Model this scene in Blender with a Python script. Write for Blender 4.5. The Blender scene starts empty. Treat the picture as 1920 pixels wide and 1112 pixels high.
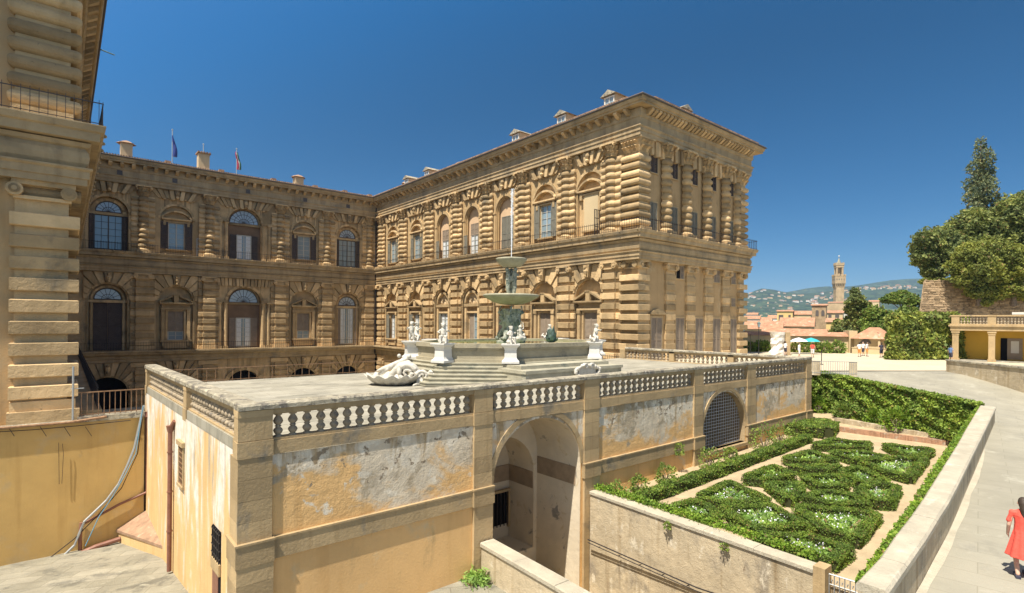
import bpy, bmesh, math, random
import numpy as np
from mathutils import Vector, Matrix
R = math.radians
rnd = random.Random(7)
scene = bpy.context.scene

# ---------------------------------------------------------------- camera
YAW = R(49.335); CY, SY = math.cos(YAW), math.sin(YAW)
cam_d = bpy.data.cameras.new('camera'); cam = bpy.data.objects.new('camera', cam_d)
scene.collection.objects.link(cam); scene.camera = cam
cam_d.sensor_width = 36.0; cam_d.lens = 1019.2 / 1920 * 36
cam_d.shift_x = -35.4 / 1920; cam_d.shift_y = 46.5 / 1920
cam_d.clip_start = 0.1; cam_d.clip_end = 30000
fwd = Vector((CY, SY, 0)); rgt = Vector((SY, -CY, 0)); up = Vector((0, 0, 1)); ro = R(0.5)
xr = rgt * math.cos(ro) + up * math.sin(ro); yu = up * math.cos(ro) - rgt * math.sin(ro)
cam.matrix_world = Matrix((( xr.x, yu.x, -fwd.x, 0), (xr.y, yu.y, -fwd.y, 0), (xr.z, yu.z, -fwd.z, 0), (0, 0, 0, 1)))

# ---------------------------------------------------------------- light
SUN = Vector((-.48, -.13, 1.0)).normalized()
w = bpy.data.worlds.new('World'); scene.world = w; w.use_nodes = True
nt = w.node_tree; bg = nt.nodes['Background']
sky = nt.nodes.new('ShaderNodeTexSky'); sky.sky_type = 'NISHITA'; sky.sun_disc = False
sky.sun_elevation = math.asin(SUN.z); sky.sun_rotation = math.atan2(SUN.x, SUN.y)
sky.altitude = 2500; sky.air_density = 1.0; sky.dust_density = 0.4; sky.ozone_density = 5.0
hs = nt.nodes.new('ShaderNodeHueSaturation'); hs.inputs['Saturation'].default_value = 1.3; hs.inputs['Value'].default_value = 1.0
# sky scaled up round the out-of-view sun as added fill, down away from it
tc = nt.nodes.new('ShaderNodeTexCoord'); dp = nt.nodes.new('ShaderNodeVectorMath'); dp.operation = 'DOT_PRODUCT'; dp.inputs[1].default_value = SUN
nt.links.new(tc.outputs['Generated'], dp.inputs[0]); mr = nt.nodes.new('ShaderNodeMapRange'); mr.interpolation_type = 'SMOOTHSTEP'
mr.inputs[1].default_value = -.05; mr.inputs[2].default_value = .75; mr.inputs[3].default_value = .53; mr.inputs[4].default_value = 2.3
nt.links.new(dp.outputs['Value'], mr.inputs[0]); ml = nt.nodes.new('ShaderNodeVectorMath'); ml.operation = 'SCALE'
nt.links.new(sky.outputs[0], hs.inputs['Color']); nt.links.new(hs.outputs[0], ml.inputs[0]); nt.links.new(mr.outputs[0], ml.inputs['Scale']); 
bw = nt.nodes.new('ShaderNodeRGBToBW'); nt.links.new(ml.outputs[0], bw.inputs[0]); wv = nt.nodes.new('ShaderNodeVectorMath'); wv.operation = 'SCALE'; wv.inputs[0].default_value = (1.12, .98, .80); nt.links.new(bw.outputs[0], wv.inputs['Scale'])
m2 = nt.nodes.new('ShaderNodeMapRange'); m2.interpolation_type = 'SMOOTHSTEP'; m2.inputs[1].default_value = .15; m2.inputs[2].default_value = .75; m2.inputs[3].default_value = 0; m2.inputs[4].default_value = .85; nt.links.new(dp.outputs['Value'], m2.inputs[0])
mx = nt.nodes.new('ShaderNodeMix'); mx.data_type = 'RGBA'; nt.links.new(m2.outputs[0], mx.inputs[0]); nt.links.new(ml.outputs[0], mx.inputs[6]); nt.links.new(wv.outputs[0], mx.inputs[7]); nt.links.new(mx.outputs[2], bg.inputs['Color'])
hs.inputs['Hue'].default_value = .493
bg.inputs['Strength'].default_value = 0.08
sd = bpy.data.lights.new('sun', 'SUN'); sd.energy = 4.3; sd.angle = R(0.53); sd.color = (1, .93, .82)
so = bpy.data.objects.new('sun', sd); scene.collection.objects.link(so)
so.rotation_euler = SUN.to_track_quat('Z', 'Y').to_euler()
scene.view_settings.view_transform = 'Standard'; scene.view_settings.look = 'None'
scene.view_settings.gamma = 1; scene.view_settings.exposure = 1.05

# ---------------------------------------------------------------- helpers
C = scene.collection
def spot(px, F, z):
    """a place on the ground plan: bearing of a column of the view, distance ahead, height"""
    a = (px - 995.4) / 1019.2
    return Vector((F * (CY + SY * a), F * (SY - CY * a), z))
def link(o, parent=None):
    C.objects.link(o)
    if parent is not None: o.parent = parent
    return o
def tag(o, label=None, cat=None, group=None, kind=None):
    if label: o['label'] = label
    if cat: o['category'] = cat
    if group: o['group'] = group
    if kind: o['kind'] = kind
    return o
def empty(name, loc, label, cat, group=None, rz=0):
    o = link(bpy.data.objects.new(name, None)); o.location = loc; o.rotation_euler = (0, 0, rz); o.empty_display_size = .3
    return tag(o, label, cat, group)
def copy_tree(o, parent=None):
    c = o.copy(); C.objects.link(c)
    if parent is not None: c.parent = parent
    for k in o.children: copy_tree(k, c)
    return c

class MB:
    def __init__(s): s.v = []; s.f = []; s.m = []; s.cur = 0
    def add(s, vs, fs):
        b = len(s.v); s.v += [tuple(p) for p in vs]
        for f in fs: s.f.append(tuple(b + i for i in f)); s.m.append(s.cur)
        return s
    def box(s, x0, x1, y0, y1, z0, z1):
        v = [(x0,y0,z0),(x1,y0,z0),(x1,y1,z0),(x0,y1,z0),(x0,y0,z1),(x1,y0,z1),(x1,y1,z1),(x0,y1,z1)]
        return s.add(v, [(0,3,2,1),(4,5,6,7),(0,1,5,4),(1,2,6,5),(2,3,7,6),(3,0,4,7)])
    def rbox(s, x0, x1, y0, y1, z0, z1, b, rounded=False):
        """block with softened top and bottom edges"""
        h = z1 - z0
        L = [(0, b), (b * .6, 0), (h - b * .6, 0), (h, b)]
        if rounded: L = [(0, b), (h*.12, b*.45), (h*.3, b*.08), (h*.5, 0), (h*.7, b*.08), (h*.88, b*.45), (h, b)]
        v = []; f = []
        for dz, i in L:
            v += [(x0+i, y0+i, z0+dz), (x1-i, y0+i, z0+dz), (x1-i, y1-i, z0+dz), (x0+i, y1-i, z0+dz)]
        n = len(L)
        for k in range(n-1):
            for j in range(4):
                a = 4*k + j; c = 4*k + (j+1) % 4
                f.append((a, c, c+4, a+4))
        f += [(3,2,1,0), (4*n-4, 4*n-3, 4*n-2, 4*n-1)]
        return s.add(v, f)
    def prism(s, poly, y0, y1):
        """poly in (x,z), extruded along y"""
        n = len(poly); v = [(p[0], y0, p[1]) for p in poly] + [(p[0], y1, p[1]) for p in poly]
        return s.add(v, [tuple(range(n)), tuple(range(2*n-1, n-1, -1))] + [((i+1) % n, i, n+i, n+(i+1) % n) for i in range(n)])
    def slab(s, poly, z0, z1):
        n = len(poly); v = [(p[0], p[1], z0) for p in poly] + [(p[0], p[1], z1) for p in poly]
        return s.add(v, [tuple(range(n-1, -1, -1)), tuple(range(n, 2*n))] + [(i, (i+1) % n, n+(i+1) % n, n+i) for i in range(n)])
    def lathe(s, prof, n=16, a0=0, a1=2*math.pi, c=(0,0,0), fl=None):
        full = abs(a1 - a0 - 2*math.pi) < 1e-6; m = n if full else n + 1; v = []; f = []
        for r, z in prof:
            for i in range(m):
                a = a0 + (a1-a0) * i / n; rr = r * (fl(a) if fl else 1)
                v.append((c[0] + rr*math.cos(a), c[1] + rr*math.sin(a), c[2] + z))
        for k in range(len(prof)-1):
            for i in range(n):
                j = (i+1) % m if full else i+1
                f.append((k*m+i, k*m+j, (k+1)*m+j, (k+1)*m+i))
        return s.add(v, f)
    def tube(s, pts, r, n=6, r1=None, cap=True):
        pts = [Vector(p) for p in pts]; k = len(pts); v = []; f = []
        rs = [r + ((r1 if r1 is not None else r) - r) * i / max(1, k-1) for i in range(k)] if not isinstance(r, (list, tuple)) else r
        for i, p in enumerate(pts):
            d = (pts[min(i+1, k-1)] - pts[max(i-1, 0)]).normalized()
            a = d.orthogonal().normalized() if abs(d.z) < .9 else Vector((1,0,0))
            if abs(d.z) < .9: a = Vector((0,0,1)).cross(d).normalized()
            a = (a - d * a.dot(d)).normalized(); b = d.cross(a)
            for j in range(n):
                t = 2*math.pi*j/n + math.pi/n
                v.append(p + a*rs[i]*math.cos(t) + b*rs[i]*math.sin(t))
        for i in range(k-1):
            for j in range(n): f.append((i*n+j, i*n+(j+1) % n, (i+1)*n+(j+1) % n, (i+1)*n+j))
        if cap: f += [tuple(range(n-1, -1, -1)), tuple(range((k-1)*n, k*n))]
        return s.add(v, f)
    def ball(s, c, r, n=8, sc=(1,1,1)):
        b = len(s.v); v = []; f = []; m = n // 2 + 1
        for k in range(m):
            t = math.pi * k / (m-1)
            for i in range(n):
                a = 2*math.pi*i/n
                v.append((c[0]+r*sc[0]*math.sin(t)*math.cos(a), c[1]+r*sc[1]*math.sin(t)*math.sin(a), c[2]-r*sc[2]*math.cos(t)))
        for k in range(m-1):
            for i in range(n): f.append((k*n+i, k*n+(i+1) % n, (k+1)*n+(i+1) % n, (k+1)*n+i))
        return s.add(v, f)
    def quad(s, a, b, c, d): return s.add([a, b, c, d], [(0,1,2,3)])
    def build(s, name, mats, parent=None, loc=(0,0,0), rz=0, smooth=False):
        me = bpy.data.meshes.new(name); me.from_pydata(s.v, [], s.f)
        if not isinstance(mats, (list, tuple)): mats = [mats]
        for m in mats: me.materials.append(m)
        if len(mats) > 1: me.polygons.foreach_set('material_index', s.m)
        if smooth: me.polygons.foreach_set('use_smooth', [True]*len(me.polygons))
        me.update()
        o = bpy.data.objects.new(name, me); o.location = loc; o.rotation_euler = (0,0,rz)
        return link(o, parent)
def inst(src, parent, loc, rz=0, name=None):
    """copy of a part (sharing its mesh) with its sub-parts"""
    o = copy_tree(src, parent); o.location = loc; o.rotation_euler = (0,0,rz); return o

def sweep(mb, path, prof, closed=False, segs=None):
    n = len(path); P = [Vector((p[0], p[1])) for p in path]; off = []
    for i in range(n):
        def nr(a, b): d = (P[b]-P[a]).normalized(); return Vector((d.y, -d.x))
        if closed: n1 = nr((i-1) % n, i); n2 = nr(i, (i+1) % n)
        else: n1 = nr(max(i-1,0), max(i,1)) if i else nr(0,1); n2 = nr(i, i+1) if i < n-1 else n1
        off.append((n1+n2) / (1+n1.dot(n2)))
    v = []; f = []; k = len(prof)
    for i in range(n):
        for w_, z in prof: q = P[i] + off[i]*w_; v.append((q.x, q.y, z))
    rng = range(n if closed else n-1)
    for i in rng:
        j = (i+1) % n
        for t in range(k-1): f.append((i*k+t, j*k+t, j*k+t+1, i*k+t+1))
    if not closed: f += [tuple(range(k-1, -1, -1)), tuple((n-1)*k+t for t in range(k))]
    mb.add(v, f)
def along(path, step, fn, s0=0, s1=None):
    """call fn(point, dir, normal_right, i) at even steps along each segment"""
    for a, b in zip(path[:-1], path[1:]):
        a = Vector(a); b = Vector(b); L = (b-a).length; d = (b-a)/L; nrm = Vector((d.y, -d.x)); n = max(1, round(L/step))
        for i in range(n): fn(a + d*(i+.5)*L/n, d, nrm, i)
def arch_pts(uc, r, zs, n=20, rz=None):
    rz = rz or r
    return [(uc + r*math.cos(math.pi*(1-i/n)), zs + rz*math.sin(math.pi*i/n)) for i in range(n+1)]
def arch_panel(mb, u0, u1, z0, z1, uc, r, zs, zb, y=0, rz=None, n=20):
    A = arch_pts(uc, r, zs, n, rz)
    mb.quad((u0,y,z0),(uc-r,y,z0),(uc-r,y,zs),(u0,y,zs)); mb.quad((uc+r,y,z0),(u1,y,z0),(u1,y,zs),(uc+r,y,zs))
    mb.quad((u0,y,zs),(uc-r,y,zs),(uc-r,y,z1),(u0,y,z1)); mb.quad((uc+r,y,zs),(u1,y,zs),(u1,y,z1),(uc+r,y,z1))
    for a, b in zip(A[:-1], A[1:]): mb.quad((a[0],y,a[1]),(b[0],y,b[1]),(b[0],y,z1),(a[0],y,z1))
    if zb > z0 + 1e-4: mb.quad((uc-r,y,z0),(uc+r,y,z0),(uc+r,y,zb),(uc-r,y,zb))
def arch_tunnel(mb, uc, r, zs, zb, y0, y1, rz=None, n=20, back=True, sill=True):
    A = [(uc-r, zb)] + arch_pts(uc, r, zs, n, rz) + [(uc+r, zb)]
    for a, b in zip(A[:-1], A[1:]): mb.quad((a[0],y0,a[1]),(a[0],y1,a[1]),(b[0],y1,b[1]),(b[0],y0,b[1]))
    if sill: mb.quad((uc-r,y0,zb),(uc+r,y0,zb),(uc+r,y1,zb),(uc-r,y1,zb))
    if back: mb.add([(p[0], y1, p[1]) for p in A], [tuple(range(len(A)))])
def arch_band(mb, uc, r0, r1, zs, y0, y1, n=18, a0=0, a1=math.pi, legs=None):
    """moulded ring on the wall between radii r0 and r1"""
    for i in range(n):
        a = a0+(a1-a0)*i/n; b = a0+(a1-a0)*(i+1)/n
        p = lambda r, t: (uc + r*math.cos(t), zs + r*math.sin(t))
        mb.prism([p(r0,a), p(r1,a), p(r1,b), p(r0,b)], y0, y1)
    if legs is not None:
        for sg in (-1, 1):
            x = sorted((uc+sg*r0, uc+sg*r1)); mb.box(x[0], x[1], y0, y1, legs, zs)
def np_leaves(P, size, flat=.5, seed=1, N=None, aspect=1.5):
    """rhombic leaf cards at points P (numpy Nx3)"""
    g = np.random.default_rng(seed); n = len(P)
    a = g.normal(size=(n,3)); 
    if N is not None: a -= N * (np.sum(a*N,1)[:,None]) * flat
    a /= np.linalg.norm(a,axis=1)[:,None] + 1e-9
    b = g.normal(size=(n,3)); 
    if N is not None: b -= N * (np.sum(b*N,1)[:,None]) * flat
    b -= a*np.sum(a*b,1)[:,None]; b /= np.linalg.norm(b,axis=1)[:,None] + 1e-9
    s = size * g.uniform(.4, 1.5, size=(n,1))
    V = np.stack([P - a*s*aspect*.5, P + b*s*.5, P + a*s*aspect*.5, P - b*s*.5], 1).reshape(-1,3)
    return V, np.arange(4*n).reshape(-1,4)
def leaf_obj(name, parts, mats, parent=None, loc=(0,0,0), core=None):
    """parts: list of (V,F,mat index); core: MB of solid inner geometry with material index in .m"""
    Vs = []; Fs = []; Ms = []; b = 0
    for V, F, mi in parts:
        Vs.append(V); Fs.append(F + b); Ms.append(np.full(len(F), mi)); b += len(V)
    V = np.concatenate(Vs); F = np.concatenate(Fs); M = np.concatenate(Ms)
    vl = V.tolist(); fl = F.tolist(); ml = M.tolist()
    if core is not None:
        fl += [tuple(i + b for i in f) for f in core.f]; vl += core.v; ml += core.m
    me = bpy.data.meshes.new(name); me.from_pydata(vl, [], fl)
    for m in mats: me.materials.append(m)
    me.polygons.foreach_set('material_index', ml); me.update()
    o = bpy.data.objects.new(name, me); o.location = loc
    return link(o, parent)
def sculpt(name, mb, mat, parent=None, voxel=.02, loc=(0,0,0), rz=0, smooth=3):
    """fuse overlapping tapered volumes into one continuous smooth surface"""
    o = mb.build(name, mat, None)
    m = o.modifiers.new('r', 'REMESH'); m.mode = 'VOXEL'; m.voxel_size = voxel; m.use_smooth_shade = True
    k = o.modifiers.new('s', 'SMOOTH'); k.iterations = smooth; k.factor = .5
    dg = bpy.context.evaluated_depsgraph_get(); me = bpy.data.meshes.new_from_object(o.evaluated_get(dg))
    me.name = name; old = o.data; o.modifiers.clear(); o.data = me; bpy.data.meshes.remove(old)
    o.parent = parent; o.location = loc; o.rotation_euler = (0,0,rz)
    return o
def limb(mb, pts, rs, n=8):
    mb.tube(pts, rs, n=n)
    for p, r in zip(pts, rs): mb.ball(p, r, 8)

# ---------------------------------------------------------------- materials
def mat(name, col, var=.25, scale=1.0, zm=None, rough=.85, bump=.3, bscale=12., island=.0, patches=(), streak=None, metal=0, spec=.3, fine=60., brick=None):
    """stone / plaster style material: world-space noise, optional patches [(colour, scale, threshold, softness, (sx,sy,sz))]"""
    m = bpy.data.materials.new(name); m.use_nodes = True; t = m.node_tree; N = t.nodes; L = t.links
    b = N['Principled BSDF']; b.inputs['Roughness'].default_value = rough; b.inputs['Metallic'].default_value = metal
    b.inputs['Specular IOR Level'].default_value = spec
    geo = N.new('ShaderNodeNewGeometry')
    def noise(sc, det=6, v=(1,1,1), ro=.6, dist=0.):
        mp = N.new('ShaderNodeMapping'); mp.inputs['Scale'].default_value = v; L.new(geo.outputs['Position'], mp.inputs['Vector'])
        n = N.new('ShaderNodeTexNoise'); n.inputs['Scale'].default_value = sc; n.inputs['Detail'].default_value = det; n.inputs['Roughness'].default_value = ro
        n.inputs['Distortion'].default_value = dist
        L.new(mp.outputs[0], n.inputs['Vector']); return n.outputs[0]
    def ramp(src, p0, p1, c0=(0,0,0,1), c1=(1,1,1,1)):
        r = N.new('ShaderNodeValToRGB'); r.color_ramp.elements[0].position = p0; r.color_ramp.elements[1].position = p1
        r.color_ramp.elements[0].color = c0; r.color_ramp.elements[1].color = c1; L.new(src, r.inputs[0]); return r.outputs[0]
    def mix(a, c, f, mode='MIX'):
        x = N.new('ShaderNodeMix'); x.data_type = 'RGBA'; x.blend_type = mode
        for s_, val in ((0, f), (6, a), (7, c)):
            if isinstance(val, (tuple, list, float, int)): x.inputs[s_].default_value = val if s_ == 0 else (*val[:3], 1)
            else: L.new(val, x.inputs[s_])
        return x.outputs[2]
    lo = tuple(c*(1-var) for c in col); hi = tuple(min(1, c*(1+var)) for c in col)
    c = ramp(noise(scale*.9, 8), .3, .7, (*lo,1), (*hi,1))
    for pc, sc, th, so_, v in patches:
        nz_ = noise(sc, 8, v, .66, .4)
        if zm:
            sp = N.new('ShaderNodeSeparateXYZ'); L.new(geo.outputs['Position'], sp.inputs[0]); ma = N.new('ShaderNodeMapRange'); ma.inputs[1].default_value = zm[0]; ma.inputs[2].default_value = zm[1]; ma.inputs[3].default_value = -zm[2]; ma.inputs[4].default_value = zm[2]
            L.new(sp.outputs[2], ma.inputs[0]); ad = N.new('ShaderNodeMath'); L.new(nz_, ad.inputs[0]); L.new(ma.outputs[0], ad.inputs[1]); nz_ = ad.outputs[0]
        f = ramp(nz_, th, th+so_)
        pcv = ramp(noise(sc*5, 5), .3, .7, tuple(q*.82 for q in pc)+(1,), tuple(min(1,q*1.12) for q in pc)+(1,))
        c = mix(c, pcv, f)
    if streak: c = mix(c, streak[0], ramp(noise(streak[1], 5, (1,1,.08)), streak[2], streak[2]+.2), 'MULTIPLY')
    if brick:
        mp = N.new('ShaderNodeMapping'); L.new(geo.outputs['Position'], mp.inputs['Vector']); mp.inputs['Rotation'].default_value = brick[3]
        bt = N.new('ShaderNodeTexBrick'); L.new(mp.outputs[0], bt.inputs['Vector']); bt.inputs['Scale'].default_value = 1
        bt.inputs['Brick Width'].default_value = brick[0]; bt.inputs['Row Height'].default_value = brick[1]; bt.inputs['Mortar Size'].default_value = brick[2]
        bt.inputs['Color1'].default_value = (1,1,1,1); bt.inputs['Color2'].default_value = brick[4] if len(brick) > 4 else (.78,.78,.75,1); bt.inputs['Mortar'].default_value = brick[5] if len(brick) > 5 else (.55,.53,.49,1)
        c = mix(c, bt.outputs[0], .8, 'MULTIPLY')
    if island:
        f = ramp(geo.outputs['Random Per Island'], 0, 1, (1-island,1-island,1-island*1.05,1), (1+island*.5,1+island*.5,1+island*.45,1))
        c = mix(c, f, 1.0, 'MULTIPLY')
    L.new(c, b.inputs['Base Color'])
    if bump:
        n1 = noise(bscale, 8); n2 = noise(fine, 3)
        a = N.new('ShaderNodeMath'); a.operation = 'MULTIPLY_ADD'; a.inputs[1].default_value = .35; L.new(n2, a.inputs[0]); L.new(n1, a.inputs[2])
        bp = N.new('ShaderNodeBump'); bp.inputs['Strength'].default_value = bump; bp.inputs['Distance'].default_value = .06
        L.new(a.outputs[0], bp.inputs['Height']); L.new(bp.outputs[0], b.inputs['Normal'])
    return m
def leafmat(name, c0, c1, trans=.3, scale=1.5):
    m = bpy.data.materials.new(name); m.use_nodes = True; t = m.node_tree; N = t.nodes; L = t.links
    b = N['Principled BSDF']; b.inputs['Roughness'].default_value = .6; b.inputs['Specular IOR Level'].default_value = .25
    geo = N.new('ShaderNodeNewGeometry'); r = N.new('ShaderNodeValToRGB'); L.new(geo.outputs['Random Per Island'], r.inputs[0])
    r.color_ramp.elements[0].color = (*c0,1); r.color_ramp.elements[1].color = (*c1,1)
    e_ = r.color_ramp.elements; e_[1].position = .90; q_ = e_.new(.97); q_.color = (.24,.17,.07,1)
    n = N.new('ShaderNodeTexNoise'); n.inputs['Scale'].default_value = scale; L.new(geo.outputs['Position'], n.inputs['Vector'])
    r2 = N.new('ShaderNodeValToRGB'); L.new(n.outputs[0], r2.inputs[0]); r2.color_ramp.elements[0].position = .35; r2.color_ramp.elements[1].position = .65
    r2.color_ramp.elements[0].color = (.7,.75,.8,1); r2.color_ramp.elements[1].color = (1.25,1.2,.95,1)
    x = N.new('ShaderNodeMix'); x.data_type = 'RGBA'; x.blend_type = 'MULTIPLY'; x.inputs[0].default_value = 1
    L.new(r.outputs[0], x.inputs[6]); L.new(r2.outputs[0], x.inputs[7]); L.new(x.outputs[2], b.inputs['Base Color'])
    tr = N.new('ShaderNodeBsdfTranslucent'); L.new(x.outputs[2], tr.inputs['Color'])
    ms = N.new('ShaderNodeMixShader'); ms.inputs[0].default_value = trans
    L.new(b.outputs[0], ms.inputs[1]); L.new(tr.outputs[0], ms.inputs[2]); L.new(ms.outputs[0], N['Material Output'].inputs[0])
    return m
def plain(name, col, rough=.5, metal=0, spec=.5):
    m = bpy.data.materials.new(name); m.use_nodes = True; b = m.node_tree.nodes['Principled BSDF']
    b.inputs['Base Color'].default_value = (*col,1); b.inputs['Roughness'].default_value = rough; b.inputs['Metallic'].default_value = metal
    b.inputs['Specular IOR Level'].default_value = spec; return m
M = {}
M['stone'] = mat('pale_brown_stone', (.55,.39,.21), .22, .8, bump=.8, bscale=5, island=.46, patches=[((.27,.215,.14), .35, .56, .14, (1,1,1)), ((.20,.155,.10), 1.6, .66, .06, (1,1,1))], streak=((.80,.77,.72), 1.4, .54), fine=26)
M['stone_w'] = mat('weathered_stone', (.42,.31,.175), .25, .5, bump=.5, bscale=6, island=.12, patches=[((.24,.20,.14), .5, .52, .2, (1,1,.5))], streak=((.75,.72,.68), 1.6, .5), fine=30)
M['ochre'] = mat('ochre_plaster', (.46,.315,.16), .14, .5, bump=.25, patches=[((.52,.40,.24), .5, .58, .12, (1,1,.5)), ((.32,.23,.13), .9, .60, .1, (1,1,.4))], streak=((.85,.82,.76), 1.8, .52))
M['cream'] = mat('cream_plaster', (.55,.42,.25), .12, .8, bump=.15)
M['peel'] = mat('peeling_plaster', (.72,.45,.19), .1, .6, bump=.6, bscale=3.5, zm=(-6.8,-4.0,.10), patches=[((.66,.56,.41), .33, .485, .08, (1,1,1.2)), ((.44,.36,.245), .42, .565, .05, (1,1,1.3)), ((.72,.64,.50), 1.3, .575, .05, (1,1,1)), ((.28,.22,.15), 2.6, .65, .02, (1,1,1)), ((.42,.30,.16), 1.5, .60, .1, (1,1,.12))], streak=((.78,.74,.68), 2.4, .54), fine=22)
M['peel2'] = mat('limewashed_plaster', (.64,.43,.20), .1, .7, bump=.3, zm=(-8,-3.9,.08), patches=[((.70,.66,.58), .75, .48, .10, (1,1.2,.30)), ((.38,.34,.27), 2.2, .60, .08, (1,1,.12))], streak=((.9,.86,.8), 3.0, .5))
M['ochre2'] = mat('plain_ochre_plaster', (.70,.44,.19), .12, .45, bump=.15, patches=[((.58,.47,.29), .5, .58, .12, (1,1,.8)), ((.50,.34,.16), .9, .58, .12, (1,1,.25)), ((.36,.25,.13), 2.2, .68, .06, (1,1,.5))], streak=((.88,.84,.78), 2, .52))
M['yard'] = mat('courtyard_ochre', (.52,.345,.125), .15, .4, bump=.12, patches=[((.48,.36,.19), .45, .55, .14, (1,1,.7)), ((.30,.24,.15), .8, .66, .1, (1,1,.35))], streak=((.8,.76,.7), 1.6, .55))
M['dress'] = mat('dressed_stone', (.42,.305,.165), .18, .8, bump=.35, bscale=10, island=.25, patches=[((.25,.21,.15), .8, .57, .12, (1,1,.6))], streak=((.72,.68,.62), 3, .55))
M['coping'] = mat('lichened_coping', (.36,.32,.235), .4, 2.2, bump=1.1, bscale=8, patches=[((.18,.16,.13), 2.6, .50, .08, (1,1,1)), ((.58,.54,.42), 5, .60, .05, (1,1,1))], fine=40)
M['grey_stone'] = mat('grey_fountain_stone', (.36,.335,.25), .22, 1.2, bump=.5, patches=[((.20,.21,.17), 1.2, .56, .1, (1,1,2)), ((.52,.50,.41), 2, .62, .08, (1,1,2))], island=.12)
M['paving'] = mat('terrace_paving', (.345,.32,.255), .14, .7, bump=.15, patches=[((.25,.235,.19), .4, .50, .14, (1,3,1)), ((.45,.42,.345), 1.1, .58, .08, (1,3,1))], brick=(1.6,.7,.012,(0,0,0)))
M['flag'] = mat('yard_flagstones', (.29,.27,.21), .2, .8, bump=.6, patches=[((.19,.18,.145), .8, .53, .10, (1,1,1)), ((.36,.34,.27), 1.9, .60, .06, (1,1,1))], brick=(1.3,.75,.018,(0,0,.5)))
M['road'] = mat('road_flagstones', (.295,.275,.215), .14, .5, bump=.3, patches=[((.37,.35,.28), .8, .56, .12, (1,1,1)), ((.25,.235,.19), .3, .53, .12, (1,1,1)), ((.22,.20,.16), 1.7, .66, .06, (1,1,1))], brick=(1.7,.75,.012,(0,0,1.4),(.93,.93,.92,1),(.76,.75,.72,1)))
M['gravel'] = mat('pale_gravel', (.50,.43,.31), .08, .3, bump=.25, bscale=30)
M['earth'] = mat('garden_soil_path', (.42,.325,.20), .18, 1.5, bump=.6, bscale=14, patches=[((.30,.23,.14), 1.2, .6, .1, (1,1,1))])
M['par_top'] = mat('parapet_top_stone', (.42,.375,.285), .16, 1.5, bump=.6, patches=[((.34,.30,.24), 3, .62, .06, (1,1,1)), ((.56,.51,.41), 1.2, .58, .1, (1,1,1))])
M['par_side'] = mat('stained_render', (.46,.38,.255), .18, .9, bump=.7, bscale=4, patches=[((.29,.245,.18), .8, .53, .12, (1,1,.5)), ((.60,.53,.40), 1.6, .58, .06, (1,1,.6)), ((.20,.145,.09), 3.2, .68, .03, (1,1,.7))], streak=((.66,.6,.52), 2.6, .52), fine=20)
M['jamb'] = mat('passage_plaster', (.62,.53,.39), .12, .8, bump=.5, bscale=4, patches=[((.30,.27,.22), .9, .60, .05, (1,1,1)), ((.56,.45,.28), 1.6, .6, .08, (1,1,1))])
M['marble'] = mat('white_marble', (.60,.58,.53), .06, 2, rough=.5, bump=.25, patches=[((.58,.54,.46), 3, .62, .08, (1,1,1))], spec=.4)
M['marble_g'] = mat('grey_green_marble', (.30,.31,.24), .35, 3, rough=.6, bump=.6, patches=[((.12,.15,.12), 3.5, .52, .06, (1,1,1)), ((.52,.51,.42), 4, .58, .06, (1,1,1))])
M['marble_o'] = mat('aged_marble_bowl', (.34,.32,.225), .2, 2, rough=.6, bump=.4, patches=[((.30,.26,.18), 3, .58, .08, (1,1,1))])
M['statue'] = mat('weathered_statue_marble', (.52,.49,.42), .14, 6, rough=.55, bump=.35, patches=[((.40,.365,.30), 5, .55, .08, (1,1,1))])
M['basin'] = mat('brown_basin_stone', (.33,.29,.20), .18, 1.4, bump=.4, patches=[((.22,.20,.15), 1.0, .55, .1, (1,1,1))])
M['bronze'] = mat('green_bronze', (.16,.22,.19), .3, 6, rough=.5, bump=.3, metal=.3)
M['iron'] = plain('dark_iron', (.045,.04,.04), .55, .6)
M['rust'] = mat('rusty_iron', (.30,.18,.10), .3, 8, bump=.2, rough=.7, metal=.2)
M['galv'] = plain('galvanised_steel', (.42,.44,.44), .45, .6)
M['glass'] = plain('window_glass', (.24,.31,.34), .06, 0, .9)
M['fan'] = plain('fanlight_glass', (.42,.50,.56), .12, 0, .8)
M['curtain'] = mat('white_curtain', (.62,.64,.64), .12, 5, bump=0)
M['sash'] = plain('dark_sash', (.10,.085,.075), .6)
M['sashw'] = plain('pale_sash', (.46,.44,.38), .6)
M['sh_dark'] = mat('dark_brown_shutter', (.085,.065,.055), .2, 2, bump=.1, rough=.6)
M['sh_grey'] = mat('grey_green_shutter', (.20,.19,.15), .15, 2, bump=.1, rough=.6)
M['sh_tan'] = mat('faded_tan_shutter', (.30,.235,.17), .15, 2, bump=.1, rough=.7)
M['tile'] = mat('terracotta_tile', (.34,.215,.14), .3, 3, bump=.5, island=.4, patches=[((.46,.38,.28), 2.5, .6, .08, (1,1,1))])
M['tile_far'] = mat('far_terracotta_roof', (.38,.20,.12), .3, 1.2, bump=.2, patches=[((.46,.33,.23), .9, .56, .06, (1,1,1)), ((.24,.13,.085), 1.7, .58, .06, (1,1,1))])
M['pipe'] = mat('red_brown_pipe', (.22,.10,.065), .2, 4, bump=.1, rough=.5)
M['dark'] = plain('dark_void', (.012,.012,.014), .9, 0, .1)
M['water'] = plain('green_water', (.16,.20,.06), .08, 0, .6)
M['trunk'] = mat('bark', (.17,.13,.095), .3, 4, bump=.8)
M['box'] = leafmat('box_leaves', (.075,.14,.024), (.21,.30,.055))
M['boxcore'] = plain('box_twigs', (.045,.05,.02), .9, 0, .1)
M['ivy'] = leafmat('ivy_leaves', (.12,.21,.03), (.34,.44,.09), scale=.8)
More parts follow.
